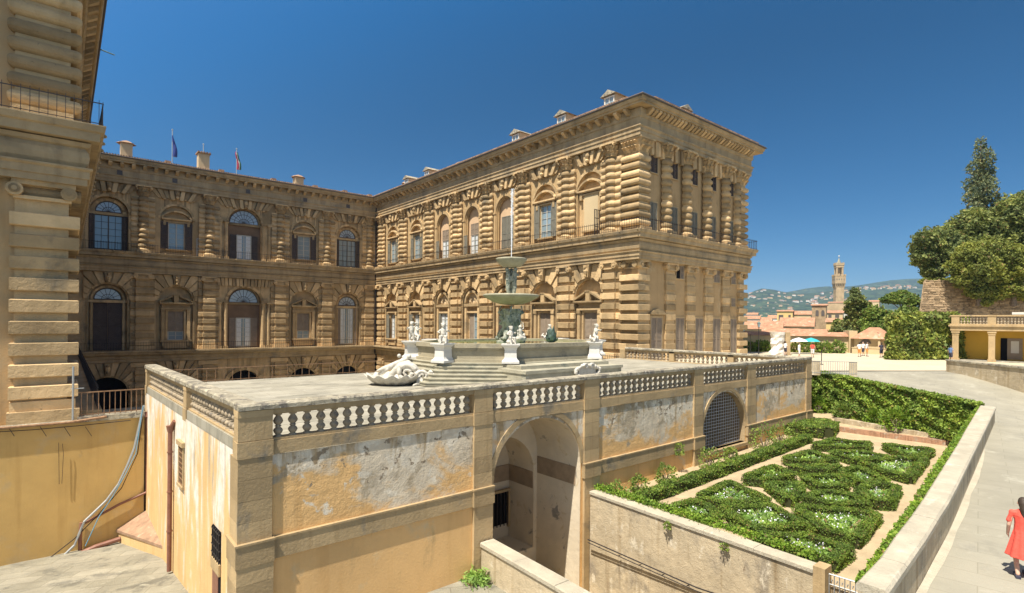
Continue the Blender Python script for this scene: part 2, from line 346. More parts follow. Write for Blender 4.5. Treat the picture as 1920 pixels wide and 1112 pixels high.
M['ivyl'] = leafmat('light_ivy_leaves', (.10,.20,.02), (.28,.40,.06))
M['bush'] = leafmat('shrub_leaves', (.11,.20,.04), (.30,.38,.09))
M['grass'] = leafmat('grass_blades', (.16,.30,.06), (.34,.48,.14))
M['flower'] = plain('pale_flower', (.75,.72,.80), .7)
M['oak'] = leafmat('holm_oak_leaves', (.10,.14,.04), (.30,.33,.11), scale=.35)
M['olive'] = leafmat('yellow_green_leaves', (.13,.165,.035), (.32,.34,.085), scale=.4)
M['cyp'] = leafmat('tall_tree_leaves', (.10,.14,.08), (.27,.29,.15), scale=.6)
M['laurel'] = leafmat('laurel_leaves', (.10,.15,.03), (.36,.40,.10), scale=.7)
M['pine'] = leafmat('pine_needles', (.09,.16,.03), (.25,.33,.08), scale=.4)
M['rubble'] = mat('rubble_masonry', (.38,.275,.17), .28, 1.2, bump=.9, bscale=4, island=.5, patches=[((.22,.165,.11), .35, .56, .15, (1,1,1))], fine=12)
M['farwall'] = mat('far_cream_wall', (.56,.44,.26), .1, .3, bump=0)
M['farwhite'] = mat('far_white_wall', (.68,.64,.56), .08, .3, bump=0)
M['faryellow'] = mat('far_yellow_wall', (.66,.48,.20), .1, .3, bump=0)
M['towerst'] = mat('tower_stone', (.43,.32,.19), .2, .25, bump=.2, patches=[((.33,.25,.16), .2, .55, .1, (1,1,1))])
def skin(nm, c): return plain(nm, c, .6, 0, .3)
M['skin'] = skin('skin', (.50,.32,.23)); M['hair'] = skin('dark_hair', (.05,.035,.025))
M['redcloth'] = mat('red_cloth', (.72,.10,.07), .12, 6, bump=.3); M['whitecloth'] = mat('white_cloth', (.72,.71,.70), .08, 6, bump=.2)
M['darkcloth'] = mat('dark_cloth', (.05,.05,.075), .2, 6, bump=.2); M['orange'] = mat('orange_cloth', (.75,.34,.10), .1, 6, bump=.2); M['bluecloth'] = mat('blue_cloth', (.10,.17,.32), .1, 6, bump=.2)

# ================================================================ PALACE
XL, YE, XW, YM, XR = .14, 33.9, 43.0, 92.8, 63.6
pal = empty('palace_building', (21.5, 63, -4.5), 'huge ochre-brown rusticated stone palace wrapping three sides of the courtyard, banded columns and deep cornice', 'palace')
POFF = Vector((21.5, 63, -4.5)); 
class _W:                                              # parts are modelled in world metres, then hung on the palace base
    pass
def pbuild(mb, name, mats, loc=(0,0,0), rz=0, smooth=False):
    return mb.build(name, mats, pal, tuple(Vector(loc) - POFF), rz, smooth)
def pinst(src, loc, rz=0): return inst(src, pal, tuple(Vector(loc) - POFF), rz)
PATH = [(-25, YE), (XL, YE), (XL, YM), (XW, YM), (XW, YE), (XR, YE), (XR, 70)]
INNER = PATH[1:5]
ST, SW = M['stone'], M['stone_w']
# --- courses that run right round
b = MB(); sweep(b, PATH, [(0,18.3),(.66,18.3),(.66,18.68),(.74,18.7),(.74,19.05),(.86,19.15),(.86,19.25),(.64,19.3),(.64,20.0),(.76,20.1),(.8,20.3),(.8,20.72),(.8,20.9),(0,20.9)])
pbuild(b, 'upper_entablature', SW)
b = MB(); sweep(b, PATH, [(.82,20.92),(1.62,20.92),(1.62,21.12),(1.72,21.16),(1.8,21.42),(1.8,21.5),(0,21.5)])
def br(p, d, n, i):
    q = lambda u, w_, z: (p.x+d.x*u+n.x*w_, p.y+d.y*u+n.y*w_, z)
    b.add([q(-.2,.8,20.34),q(.2,.8,20.34),q(.2,1.0,20.36),q(-.2,1.0,20.36),q(-.2,1.5,20.7),q(.2,1.5,20.7),q(-.2,1.5,20.9),q(.2,1.5,20.9),q(-.2,.8,20.9),q(.2,.8,20.9)],
          [(0,1,2,3),(3,2,5,4),(4,5,7,6),(1,0,8,9),(0,3,4,6,8),(1,9,7,5,2)])
along([(-10, YE), (XL, YE), (XL, YM), (XW, YM), (XW, YE)], 1.25, br); along([(XW, YE), (XR, YE)], .62, br)
pbuild(b, 'cornice', ST)
b = MB(); sweep(b, PATH, [(0,6.2),(.66,6.2),(.66,6.5),(.74,6.52),(.74,6.85),(.86,6.95),(.86,7.02),(.58,7.05),(.70,7.25),(.74,7.5),(.70,7.75),(.58,7.95),(.72,8.02),(.8,8.2),(0,8.2)])
pbuild(b, 'lower_entablature', SW)
b = MB(); sweep(b, PATH, [(0,8.22),(1.1,8.28),(1.12,8.66),(1.24,8.72),(1.32,8.98),(1.32,9.03),(0,9.03)]); pbuild(b, 'balcony_slab', SW)
b = MB(); sweep(b, INNER, [(0,-6.1),(.45,-6.1),(.45,-5.7),(.55,-5.62),(.55,-5.3),(1.1,-5.02),(1.12,-4.8),(1.3,-4.72),(1.3,-4.5),(0,-4.5)]); pbuild(b, 'walkway_slab', SW)
# gutter and roof
b = MB(); sweep(b, PATH, [(1.78,21.5),(1.92,21.5),(1.96,21.6),(1.9,21.66),(1.78,21.66)]); pbuild(b, 'gutter', M['sash'])
b = MB(); sweep(b, PATH, [(1.86,21.62),(1.86,21.7),(-8.5,23.3),(-8.5,23.0)])
def tl(p, d, n, i):
    for k in range(3):
        u = (k-1)*.3
        a = Vector((p.x+d.x*u+n.x*1.93, p.y+d.y*u+n.y*1.93, 21.72)); c_ = Vector((p.x+d.x*u-n.x*3, p.y+d.y*u-n.y*3, 22.52))
        b.tube([a, c_], .1, n=5)
along([(-6, YE), (XL, YE), (XL, YM), (XW, YM), (XW, YE), (XR, YE)], .9, tl)
roof = pbuild(b, 'roof', M['tile'])
def dormer(x, y, rz, s=1.0, z=22.0):
    b = MB(); b.box(-.75*s,.75*s,-.1,2.4*s,-.8,1.25*s); o = b.build('dormer', M['cream'], roof, (x,y,z), rz)
    b = MB(); b.add([(-1*s,-.4*s,1.2*s),(1*s,-.4*s,1.2*s),(1*s,2.6*s,1.2*s),(-1*s,2.6*s,1.2*s),(0,-.4*s,1.72*s),(0,2.6*s,1.72*s)],[(0,1,2,3),(0,3,5,4),(1,4,5,2),(0,4,1),(3,2,5)])
    b.build('dormer_roof', M['coping'], o)
    b = MB(); b.box(-.5*s,.5*s,-.14,-.11,.1,1.0*s); b.build('dormer_window', M['glass'], o)
    b = MB(); [b.box(x0,x1,-.2,-.12,z0,z1) for x0,x1,z0,z1 in ((-.62*s,-.5*s,0,1.12*s),(.5*s,.62*s,0,1.12*s),(-.5*s,.5*s,1.0*s,1.12*s),(-.5*s,.5*s,0,.1),(-.03,.03,.1,1.0*s))]; b.build('window_frame', M['farwhite'], o)
for y in (37.3, 44.4, 52.6): dormer(XW-.4, y, -math.pi/2, 1.08, 22.0)
for y in (74.4, 81.0): dormer(XW-.4, y, -math.pi/2, 1.0, 22.0)
dormer(51.4, YE+.4, 0, 1.05, 22.0)
def chimney(x, y, w_, h, kind, z=22.0):
    b = MB(); b.box(-w_/2,w_/2,-w_/2,w_/2,-1,h); o = b.build('chimney', M['cream'], roof, (x,y,z))
    b = MB()
    if kind: 
        b.lathe([(w_*.9,h),(w_*.55,h+.25),(.05,h+.5)], 6); b.box(-w_*.6,w_*.6,-w_*.6,w_*.6,h-.02,h+.06)
    else:
        b.box(-w_*.62,w_*.62,-w_*.62,w_*.62,h,h+.1)
        for k in range(5): b.tube([(-w_*.5+k*w_*.25,-w_*.7,h+.15),(-w_*.5+k*w_*.25,w_*.7,h+.22)], .13, 6)
    b.build('chimney_cap', M['tile'], o)
chimney(6.3, 92.4, 1.3, 1.7, 1); chimney(15.4, 92.3, 1.4, 2.1, 0); chimney(29.0, 92.6, 1.3, 1.2, 1)
chimney(XW+1.2, 46.5, .9, .5, 1); chimney(XW+1.2, 68, .9, .6, 1, 22.4); chimney(XW+1.2, 84.5, .9, .9, 1, 22.4)
for x in (11,17.7,25,31.5,36.5,41): 
    b = MB(); b.box(-.35,.35,0,1.0,-.2,.22); b.build('roof_vent', M['tile'], roof, (x, YM-1.2, 22.0))
# --- solid body of the wings behind the facade skins
b = MB(); b.box(-25,-1.4,YE+1.4,105,-16,21.4); b.box(-1.3,XW+1.3,YM+1.4,105,-16,21.4); b.box(XW+1.4,XR-1.0,YE+1.4,105,-16,21.4)
pbuild(b, 'inner_core', M['dark'])
# --- wall skins
MB_BAYS = [(.14,8.28,4.5),(8.28,16.34,12.25),(16.34,26.31,21.2),(26.31,33.75,30.1),(33.75,42.2,37.6)]
INB = [(90.8,82.77),(82.77,74.21),(74.21,66.37),(66.37,59.08),(59.08,51.5),(51.5,43.81),(43.81,36.92)]
INBAYS = [(YM-a, YM-c, YM-(a+c)/2) for a, c in INB]
def facade(name, bays, origin, rz, ext0, ext1, big=()):
    """upper and lower storey wall with a hole for the arched recess of every bay"""
    bu, bl = MB(), MB(); first = bays[0][0]; last = bays[-1][1]
    for i, (a, c, m_) in enumerate(bays):
        r = 2.15
        if i in big: 
            for z0, z1, bb in ((9.03,18.3,bu),(-4.5,6.2,bl)): arch_panel(bb, a, c, z0, z1, m_, 2.35, z0+5.7 if bb is bu else z0+7.0, z0)
        else:
            ru = BAY_R.get((name,i), 1.95)
            arch_panel(bu, a, c, 9.03, 18.3, m_, ru, 14.2, 9.03 if (name,i) in TALL else 9.4); arch_panel(bl, a, c, -4.5, 6.2, m_, r, 2.5, -4.5)
    for bb, z0, z1 in ((bu,9.03,18.3),(bl,-4.5,6.2)):
        if ext0 < first: bb.quad((ext0,0,z0),(first,0,z0),(first,0,z1),(ext0,0,z1))
        if ext1 > last: bb.quad((last,0,z0),(ext1,0,z0),(ext1,0,z1),(last,0,z1))
    pbuild(bu, 'upper_wall', M['uw_'+name], origin, rz); pbuild(bl, 'lower_wall', ST, origin, rz)
M['uw_main'] = ST; M['uw_inner'] = M['inner_wall'] = mat('inner_ochre_stone', (.46,.32,.16), .16, .6, bump=.35, patches=[((.34,.25,.14), .6, .56, .12, (1,1,.6))], streak=((.8,.76,.7), 2, .52))
BAY_R = {('inner',2):1.6, ('inner',3):1.6, ('inner',4):1.75, ('main',0):2.15, ('main',4):2.1}
TALL = {('inner',2),('inner',3),('inner',4),('main',0),('main',4)}
facade('main', MB_BAYS, (0,YM,0), 0, 0, XW, big=(2,))
facade('inner', INBAYS, (XW,YM,0), -math.pi/2, 0, YM-YE)
b = MB(); b.quad((XW,YE,-16),(XR,YE,-16),(XR,YE,19),(XW,YE,19)); b.quad((XR,YE,-16),(XR,60,-16),(XR,60,19),(XR,YE,19)); pbuild(b, 'end_wall', M['ochre'])
b = MB(); b.quad((-25,YE,-16),(XL,YE,-16),(XL,YE,19),(-25,YE,19)); b.quad((XL,YE,-16),(XL,YM,-16),(XL,YM,19),(XL,YE,19)); pbuild(b, 'end_wall', M['ochre'])

# --- banded upper column with pilaster behind, and its leafy capital
def capital_mesh(r, z0, full=False):
    b = MB(); a0, a1 = (math.pi, 2*math.pi) if not full else (0, 2*math.pi)
    b.lathe([(r*.92,0),(r*1.02,.06),(r*.9,.12),(r*.85,.7),(r*1.25,1.15)], 14, a0, a1)
    b.box(-r*1.35,r*1.35,-r*1.35,r*.2,1.2,1.38)
    for row, (zb, h, n, ro) in enumerate(((.1,.5,6,.0),(.45,.6,5,.5))):
        for k in range(n):
            a = a0 + (a1-a0)*(k+.5)/n; cx_, sx_ = math.cos(a), math.sin(a)
            pr = [(r*.95,0,.16),(r*1.08,h*.5,.17),(r*1.38,h*.9,.12),(r*1.5,h*.8,.05)]
            v = []
            for rr, dz, hw in pr:
                for sg in (-1,1): v.append((rr*cx_ - sg*hw*sx_, rr*sx_ + sg*hw*cx_, zb+dz))
            v += [(p[0]*.93, p[1]*.93, p[2]) for p in v]
            b.add(v, [(0,1,3,2),(2,3,5,4),(4,5,7,6),(8,10,11,9),(10,12,13,11),(12,14,15,13)])
    for sg in (-1,1):
        b.tube([(sg*r*1.1,-r*1.0,.75),(sg*r*1.32,-r*1.25,1.05),(sg*r*1.42,-r*1.38,1.2)], .1, 5); b.ball((sg*r*1.3,-r*1.3,1.08), .16, 6)
    b.ball((0,-r*1.4,1.25), .13, 6)
    return b
def column_bands(r, hw, z0, z1, n=13, proud=.30):
    b = MB(); p = (z1-z0-.7)/n
    b.box(-r*1.25,r*1.25,-r*1.35,0,z0,z0+.35); b.lathe([(r*1.2,z0+.35),(r*1.25,z0+.45),(r*1.15,z0+.55),(r*1.0,z0+.6),(r*.9,z0+.7)], 14, math.pi, 2*math.pi)
    b.box(-hw*.96,hw*.96,-proud*.35,-.0,z0,z1); b.box(-hw,hw,-proud,0,z0,z0+.55)
    for k in range(n):
        zz = z0+.7+k*p; h = p*.74
        b.rbox(-hw,hw,-proud*(1+rnd.uniform(-.1,.1)),.0,zz,zz+h,.12,True)
        q = r*rnd.uniform(.97,1.04)
        b.lathe([(q*.8,zz-.02),(q*.95,zz+h*.08),(q*1.08,zz+h*.3),(q*1.1,zz+h*.55),(q*1.04,zz+h*.8),(q*.88,zz+h),(q*.8,zz+h+.02),(q*.78,zz+p)], 16, math.pi, 2*math.pi)
    return b
ups = []
for k in range(2): 
    o = pbuild(column_bands(.66, 1.38, 9.03, 16.92, 10), 'banded_column', ST, (8.28 if k == 0 else 16.34, YM-.15, 0)); ups.append(o)
    cpt = capital_mesh(.66, 0).build('capital', ST, o, (0,0,16.92))
for i, x in enumerate((26.31, 33.75, 41.3)): pinst(ups[i % 2], (x, YM-.15, 0))
for i, y in enumerate((90.8,82.77,74.21,66.37,59.08,51.5,43.81,37.2)): pinst(ups[(i+1) % 2], (XW-.15, y, 0), -math.pi/2)
# free half columns of the end facade
b = column_bands(.66, .6, 9.03, 16.92, 10, .1); o = pbuild(b, 'banded_column', ST, (47.18, YE-.2, 0)); capital_mesh(.66,0).build('capital', ST, o, (0,0,16.92))
for x in (50.83, 54.81, 58.79): pinst(o, (x, YE-.2, 0))
b = column_bands(.55, .6, 9.03, 16.92, 10, .15); o = pbuild(b, 'banded_column', ST, (61.6, YE-.1, 0)); capital_mesh(.6,0).build('capital', ST, o, (0,0,16.92))
# corner piers, rounded bands
def corner_pier(x0, x1, name='corner_pier', y1=YE+1.6, pr=.42, x_out=(1,1)):
    b = MB(); b.box(x0,x1,YE-pr*.4,y1,9.03,16.92); b.box(x0-.12,x1+.12,YE-pr-.15,y1+.1,9.03,9.5); n = 9; p = 7.25/n
    for k in range(n):
        zz = 9.6+k*p; b.rbox(x0-pr*x_out[0], x1+pr*x_out[1], YE-pr, y1+pr*.8, zz, zz+p*.76, .2, True)
    o = pbuild(b, name, ST)
    b = MB(); b.add([(x0-.05,YE-.15,16.92),(x1+.05,YE-.15,16.92),(x1+.05,y1,16.92),(x0-.05,y1,16.92),(x0-.4,YE-.6,18.1),(x1+.4,YE-.6,18.1),(x1+.4,y1+.4,18.1),(x0-.4,y1+.4,18.1)],[(0,1,5,4),(1,2,6,5),(2,3,7,6),(3,0,4,7),(4,5,6,7)])
    b.box(x0-.5,x1+.5,YE-.7,y1+.4,18.1,18.28)
    for k in range(5):
        t = k/4
        for row, (zz, h, o2) in enumerate(((17.0,.5,.0),(17.4,.6,.1))):
            for (px_, py_, nx, ny) in ((x0+(x1-x0)*t, YE-.2-o2, 0, -1), (x0-.1-o2, YE+(y1-YE)*t, -1, 0), (x1+.1+o2, YE+(y1-YE)*t, 1, 0)):
                tx, ty = -ny, nx
                pr_ = [(0,0,.17),(.12,h*.5,.18),(.42,h*.92,.12),(.5,h*.78,.05)]; v = []
                for w_, dz, hw in pr_:
                    for sg in (-1,1): v.append((px_+nx*w_+tx*sg*hw, py_+ny*w_+ty*sg*hw, zz+dz))
                b.add(v, [(0,1,3,2),(2,3,5,4),(4,5,7,6)])
    c_ = b.build('capital', ST, o); return o
corner_pier(XW-.05, 44.35, x_out=(1,.3)); corner_pier(62.35, XR+.05, x_out=(.3,1)); corner_pier(-1.75, XL+.02, x_out=(.6,1))

# --- lower storey piers
def ionic(hw, z0, pr):
    b = MB(); b.box(-hw-.05,hw+.05,-pr-.1,0,z0,z0+.14); b.box(-hw,hw,-pr,0,z0+.14,z0+.42); b.box(-hw-.22,hw+.22,-pr-.22,0,z0+.62,z0+.78)
    for sg in (-1,1):
        for k in range(1):
            prf = [(.30,0),(.30,.06),(.24,.06),(.24,.02),(.16,.02),(.16,.1),(.0,.12)]
            n = 14; v = []; f = []
            for r_, d_ in prf:
                for i in range(n):
                    a = 2*math.pi*i/n; v.append((sg*(hw+.05)+r_*math.cos(a), -pr-.16-d_, z0+.38+r_*math.sin(a)))
            for q in range(len(prf)-1):
                for i in range(n): f.append((q*n+i,q*n+(i+1)%n,(q+1)*n+(i+1)%n,(q+1)*n+i))
            b.add(v, f); b.tube([(sg*(hw+.05),-pr-.16,z0+.38),(sg*(hw+.05),0,z0+.38)], .3, 12)
    b.box(-hw,hw,-pr-.1,0,z0+.42,z0+.62)
    return b
def pier(hw, hc, z0=-4.5, z1=5.4, ps=.34, pc=.62, n=9, plinth=.7):
    b = MB(); p = (z1-z0-plinth)/n
    b.box(-hw*.97,hw*.97,-ps*.35,0,z0,z1+.8); b.box(-hc*.93,hc*.93,-pc*.62,0,z0,z1)
    b.box(-hw-.05,hw+.05,-ps-.05,0,z0,z0+plinth*.8); b.box(-hc-.06,hc+.06,-pc-.1,0,z0,z0+plinth*.86)
    for k in range(n):
        zz = z0+plinth+k*p; j = rnd.uniform(-.04,.04)
        b.rbox(-hw,hw,-ps-j,0,zz,zz+p*.64,.07); b.rbox(-hc,hc,-pc-j*1.4,0,zz,zz+p*.64,.06)
    b.rbox(-hw,hw,-ps,0,z1+.05,z1+.7,.05)
    return b
pl = []
for k in range(2):
    o = pbuild(pier(1.38, .82), 'banded_pier', ST, (8.28 if k == 0 else 16.34, YM, 0)); ionic(.78, 5.4, .62).build('capital', ST, o); pl.append(o)
for i, x in enumerate((26.31, 33.75, 41.3)): pinst(pl[i % 2], (x, YM, 0))
for i, y in enumerate((90.8,82.77,74.21,66.37,59.08,51.5,43.81,37.2)): pinst(pl[i % 2], (XW, y, 0), -math.pi/2)
o = pbuild(pier(.86, .83, z0=-4.6, ps=.12, pc=.3), 'banded_pier', ST, (48.24, YE, 0)); ionic(.78, 5.4, .3).build('capital', ST, o)
for x in (51.98, 55.61, 59.31): pinst(o, (x, YE, 0))
def low_corner(x0, x1, nm='corner_pier', pr=.42, xo=(1,1)):
    b = MB(); y1 = YE+1.7; b.box(x0,x1,YE-pr*.3,y1,-4.8,6.2); b.box(x0-pr*xo[0]-.03,x1+pr*xo[1]+.03,YE-pr-.06,y1,-4.85,-4.3); b.box(x0-.3*xo[0],x1+.3*xo[1],YE-.3,y1,-4.3,-3.85); p = .985
    for k in range(9):
        zz = -3.75+k*p; j = rnd.uniform(-.03,.03); b.rbox(x0-(pr+j)*xo[0],x1+(pr+j)*xo[1],YE-pr-j,y1+pr*.8,zz,zz+p*.62,.06)
    b.box(x0-.1*xo[0],x1+.1*xo[1],YE-.35,y1,5.35,5.5); b.box(x0-.25*xo[0],x1+.25*xo[1],YE-.5,y1,5.98,6.2)
    for xx in (x0+.0, x1):
        for r_, d_ in ((.3,.0),(.2,.05),(.1,.1)): b.tube([(xx,YE-.52-d_,5.75),(xx,YE,5.75)], r_, 14)
    for yy in (YE+.1, y1-.2):
        b.tube([(x0-.45*xo[0],yy,5.75),(x1+.45*xo[1],yy,5.75)], .3, 14)
    return pbuild(b, nm, ST)
low_corner(XW, 44.3, xo=(1,.4)); low_corner(62.3, XR, xo=(.4,1)); low_corner(-1.72, XL, xo=(.4,1))

# --- radiating and flat-arch voussoirs
def voussoirs(hw, r=2.28, zs=2.5, zt=6.16, n=11):
    b = MB()
    def out(a):
        ca, sa = math.cos(a), math.sin(a); t = min(hw/abs(ca) if abs(ca) > 1e-6 else 1e9, (zt-zs)/sa if sa > 1e-6 else 1e9); return (t*ca, zs+t*sa)
    corner = math.atan2(zt-zs, hw)
    for i in range(n):
        a0 = math.pi*i/n + .018; a1 = math.pi*(i+1)/n - .018; mid = i == n//2
        poly = [(r*math.cos(a0), zs+r*math.sin(a0)), out(a0)]
        for cc in (corner, math.pi-corner):
            if a0 < cc < a1: poly.append((hw if cc < 1.57 else -hw, zt))
        poly += [out(a1), (r*math.cos(a1), zs+r*math.sin(a1))]
        pr = .62 if mid else (.40 if i % 2 else .24)
        b.prism(poly, -pr, .05)
    b.ball((0,-.62,zt-.75), .34, 8, (.9,.9,1.25)); b.ball((0,-.8,zt-.35), .2, 6); b.ball((0,-.75,zt-1.25), .17, 6)
    arch_band(b, 0, r-.2, r, zs, -.12, .05, 18, legs=-4.5)
    return b
def flat_vous(hw):
    b = MB(); n = max(8, int(hw*2/.56)); n += n % 2 == 0
    for i in range(n):
        u = -hw + (i+.5)*2*hw/n; k = (i-n//2); sl = .035*k*(5.0/max(3, n//2)); pr = .5 if k == 0 else (.42 if i % 2 else .2); zb = 16.95 if i % 2 else 17.1
        h = hw/n*.86
        b.prism([(u-h-sl*2,zb),(u+h-sl*2,zb),(u+h+sl*3,18.27),(u-h+sl*3,18.27)], -pr, .0)
        b.ball((u-sl*2,-pr+.08,zb), .2, 6, (1,.8,.6))
    b.ball((0,-.55,17.75), .28, 8, (1,.8,1.2)); b.ball((0,-.6,17.25), .22, 8)
    return b
for i, (a, c, m_) in enumerate(MB_BAYS):
    hw = (c-a)/2-1.42 if i else 2.6
    if i == 2:
        b = MB()
        for k in range(15):
            u = -3.5+k*.5; b.prism([(u-.2,5.0),(u+.2,5.0),(u+.22+(k-7)*.02,6.15),(u-.2+(k-7)*.02,6.15)], -(.5 if k == 7 else .25+.12*(k%2)), 0)
        arch_band(b, 0, 2.35, 2.75, 2.5, -.14, .05, 20); pbuild(b, 'keystone_frieze', ST, (m_,YM,0))
    else: pbuild(voussoirs(hw), 'arch_surround', ST, (m_, YM, 0))
    pbuild(flat_vous(hw+.1), 'keystone_frieze', ST, (m_, YM, 0))
for i, (a, c, m_) in enumerate(INBAYS):
    hw = (c-a)/2-1.42
    pbuild(voussoirs(hw), 'arch_surround', ST, (XW, YM-m_, 0), -math.pi/2); pbuild(flat_vous(hw+.1), 'keystone_frieze', ST, (XW, YM-m_, 0), -math.pi/2)
b = MB()
for k in range(32):
    u = 44.9+k*.55; h = .2; pr = .45 if k % 2 else .3
    b.prism([(u-h,16.75 if k%2 else 16.9),(u+h,16.75 if k%2 else 16.9),(u+h+.05,18.27),(u-h-.05,18.27)], YE-pr, YE)
pbuild(b, 'keystone_frieze', ST)

# --- window kit (x across, y<0 outwards)
def pane(par, x0, x1, z0, z1, y, nx=2, nz=4, sash='sash', glass='glass', curtain=False):
    g = MB(); g.quad((x0,y,z0),(x1,y,z0),(x1,y,z1),(x0,y,z1)); g.build('pane', M[glass], par)
    s_ = MB(); t = .07
    s_.box(x0-t,x0+t,y-.07,y-.01,z0,z1); s_.box(x1-t,x1+t,y-.07,y-.01,z0,z1); s_.box(x0,x1,y-.065,y-.012,z0-t,z0+t); s_.box(x0,x1,y-.065,y-.012,z1-t,z1+t)
    for i in range(1, nx): u = x0+(x1-x0)*i/nx; q = .07 if i*2 == nx else .025; s_.box(u-q,u+q,y-.06,y-.014,z0,z1)
    for i in range(1, nz): v = z0+(z1-z0)*i/nz; s_.box(x0,x1,y-.05,y-.016,v-.025,v+.025)
    s_.build('sash', M[sash], par)
    if curtain:
        c_ = MB()
        for sg, xa, xb in ((1,x0,x0+(x1-x0)*.36),(-1,x1-(x1-x0)*.36,x1)):
            n = 6
            for k in range(n):
                ua = xa+(xb-xa)*k/n; ub = xa+(xb-xa)*(k+1)/n; c_.quad((ua,y-.008,z0+.1),(ub,y-.008,z0+.1),(ub,y-.008,z1*.98+z0*.02),(ua,y-.008,z1*.98+z0*.02))
        c_.build('curtain', M['curtain'], par)
def fan(par, r, zs, y, n=8, rings=1):
    g = MB(); A = arch_pts(0, r, zs, 20); g.add([(p[0],y,p[1]) for p in A], [tuple(range(len(A)))]); g.build('fanlight', M['fan'], par)
    s_ = MB(); arch_band(s_, 0, r-.09, r+.02, zs, y-.07, y-.01, 18); s_.box(-r,r,y-.066,y-.012,zs-.07,zs+.05)
    for k in range(1, n): a = math.pi*k/n; s_.tube([(0,y-.04,zs),(r*math.cos(a),y-.04,zs+r*math.sin(a))], .035, 4)
    for q in range(rings): rr = r*(.45 if rings == 1 else (.36,.68)[q]); arch_band(s_, 0, rr-.03, rr+.03, zs, y-.062, y-.018, 14)
    s_.build('sash', M['sash'], par)
def shutter(par, x0, x1, z0, z1, y, mt='sh_dark', leaf=1, gap=0):
    s_ = MB(); d = (x1-x0)/leaf
    for k in range(leaf):
        a = x0+k*d+.015; c_ = x0+(k+1)*d-.015; t = .09
        s_.box(a,a+t,y-.07,y,z0,z1); s_.box(c_-t,c_,y-.07,y,z0,z1)
        for zz in (z0, (z0+z1)/2-t/2, z1-t): s_.box(a+t,c_-t,y-.066,y-.002,zz,zz+t)
        n = max(4, int((z1-z0)/.14)); 
        for i in range(n):
            zz = z0+t+(z1-z0-2*t)*(i+.1)/n; h = (z1-z0-2*t)/n*.85
            s_.quad((a+t,y-.055,zz),(c_-t,y-.055,zz),(c_-t,y-.012,zz+h),(a+t,y-.012,zz+h))
    s_.build('shutter', M[mt], par)
def win(loc, rz, mb, mt=None): return pbuild(mb, 'window', mt or ST, loc, rz)
def pediment(b, hw, z, h, y0, y1, seg=False, broken=False):
    b.box(-hw-.1,hw+.1,y0-.1,y1,z,z+.16); b.box(-hw,hw,y0,y1,z-.1,z)
    if seg:
        rr = (hw*hw+h*h)/(2*h); zc = z+.16+h-rr; a = math.asin(hw/rr)
        arch_band(b, 0, rr-.02, rr+.2, zc, y0-.1, y1, 12, math.pi/2-a, math.pi/2+a)
    else:
        for sg in (-1,1):
            x1 = .38 if broken else 0
            b.prism([(sg*(hw+.1),z+.16),(sg*(hw+.1),z+.36),(sg*x1,z+.36+h*(1-x1/hw)),(sg*x1,z+.16+h*(1-x1/hw))], y0-.1, y1)
        if broken: b.box(-.3,.3,y0,y1,z+.16,z+.3+h*.85); b.box(-.38,.38,y0-.06,y1,z+.3+h*.85,z+.42+h*.85)
# upper kinds
def U_fan(loc, rz, r=2.15, dark=True):
    b = MB(); arch_tunnel(b, 0, r, 14.2, 9.05, 0, .75); arch_band(b, 0, r, r+.35, 14.2, -.12, .05, 20, legs=9.05); arch_band(b, 0, r*.72, r*.9, 14.25, .5, .75, 18)
    b.box(-r,r,.45,.76,13.9,14.25); b.box(-r-.3,-r+.1,-.2,.1,14.05,14.25); b.box(r-.1,r+.3,-.2,.1,14.05,14.25)
    o = win(loc, rz, b); fan(o, 1.42, 14.35, .68); pane(o, -1.5, 1.5, 9.3, 13.85, .66, 4, 5); 
    shutter(o, -2.1, -1.55, 9.1, 13.9, .4); shutter(o, 1.55, 2.1, 9.1, 13.9, .4); return o
def U_ped(loc, rz, sh='sh_dark', blind=False, glass=True):
    b = MB(); r = 1.95; arch_tunnel(b, 0, r, 14.2, 9.4, 0, .4); arch_band(b, 0, r, r+.3, 14.2, -.12, .05, 20)
    pediment(b, 1.75, 14.15, .95, -.1, .4, seg=True)
    b.box(-1.45,1.45,.0,.4,13.75,13.95); b.box(-1.2,-1.0,.15,.4,9.9,13.75); b.box(1.0,1.2,.15,.4,9.9,13.75)
    for sg in (-1,1): b.box(sg*1.45-.16,sg*1.45+.16,-.05,.4,13.3,14.0)
    b.box(-1.35,1.35,-.05,.4,9.75,9.93)
    o = win(loc, rz, b)
    if blind:
        g = MB(); g.box(-1.0,1.0,.1,.38,9.93,13.75); g.build('blind_panel', M['farwall'], o)
    else:
        pane(o, -.95, .95, 9.95, 13.7, .36, 2, 5, 'sashw'); 
        shutter(o, -1.95, -1.02, 9.9, 13.75, .05, sh); 
        s2 = MB()
        shutter(o, 1.02, 1.95, 9.9, 13.75, .05, sh)
    return o
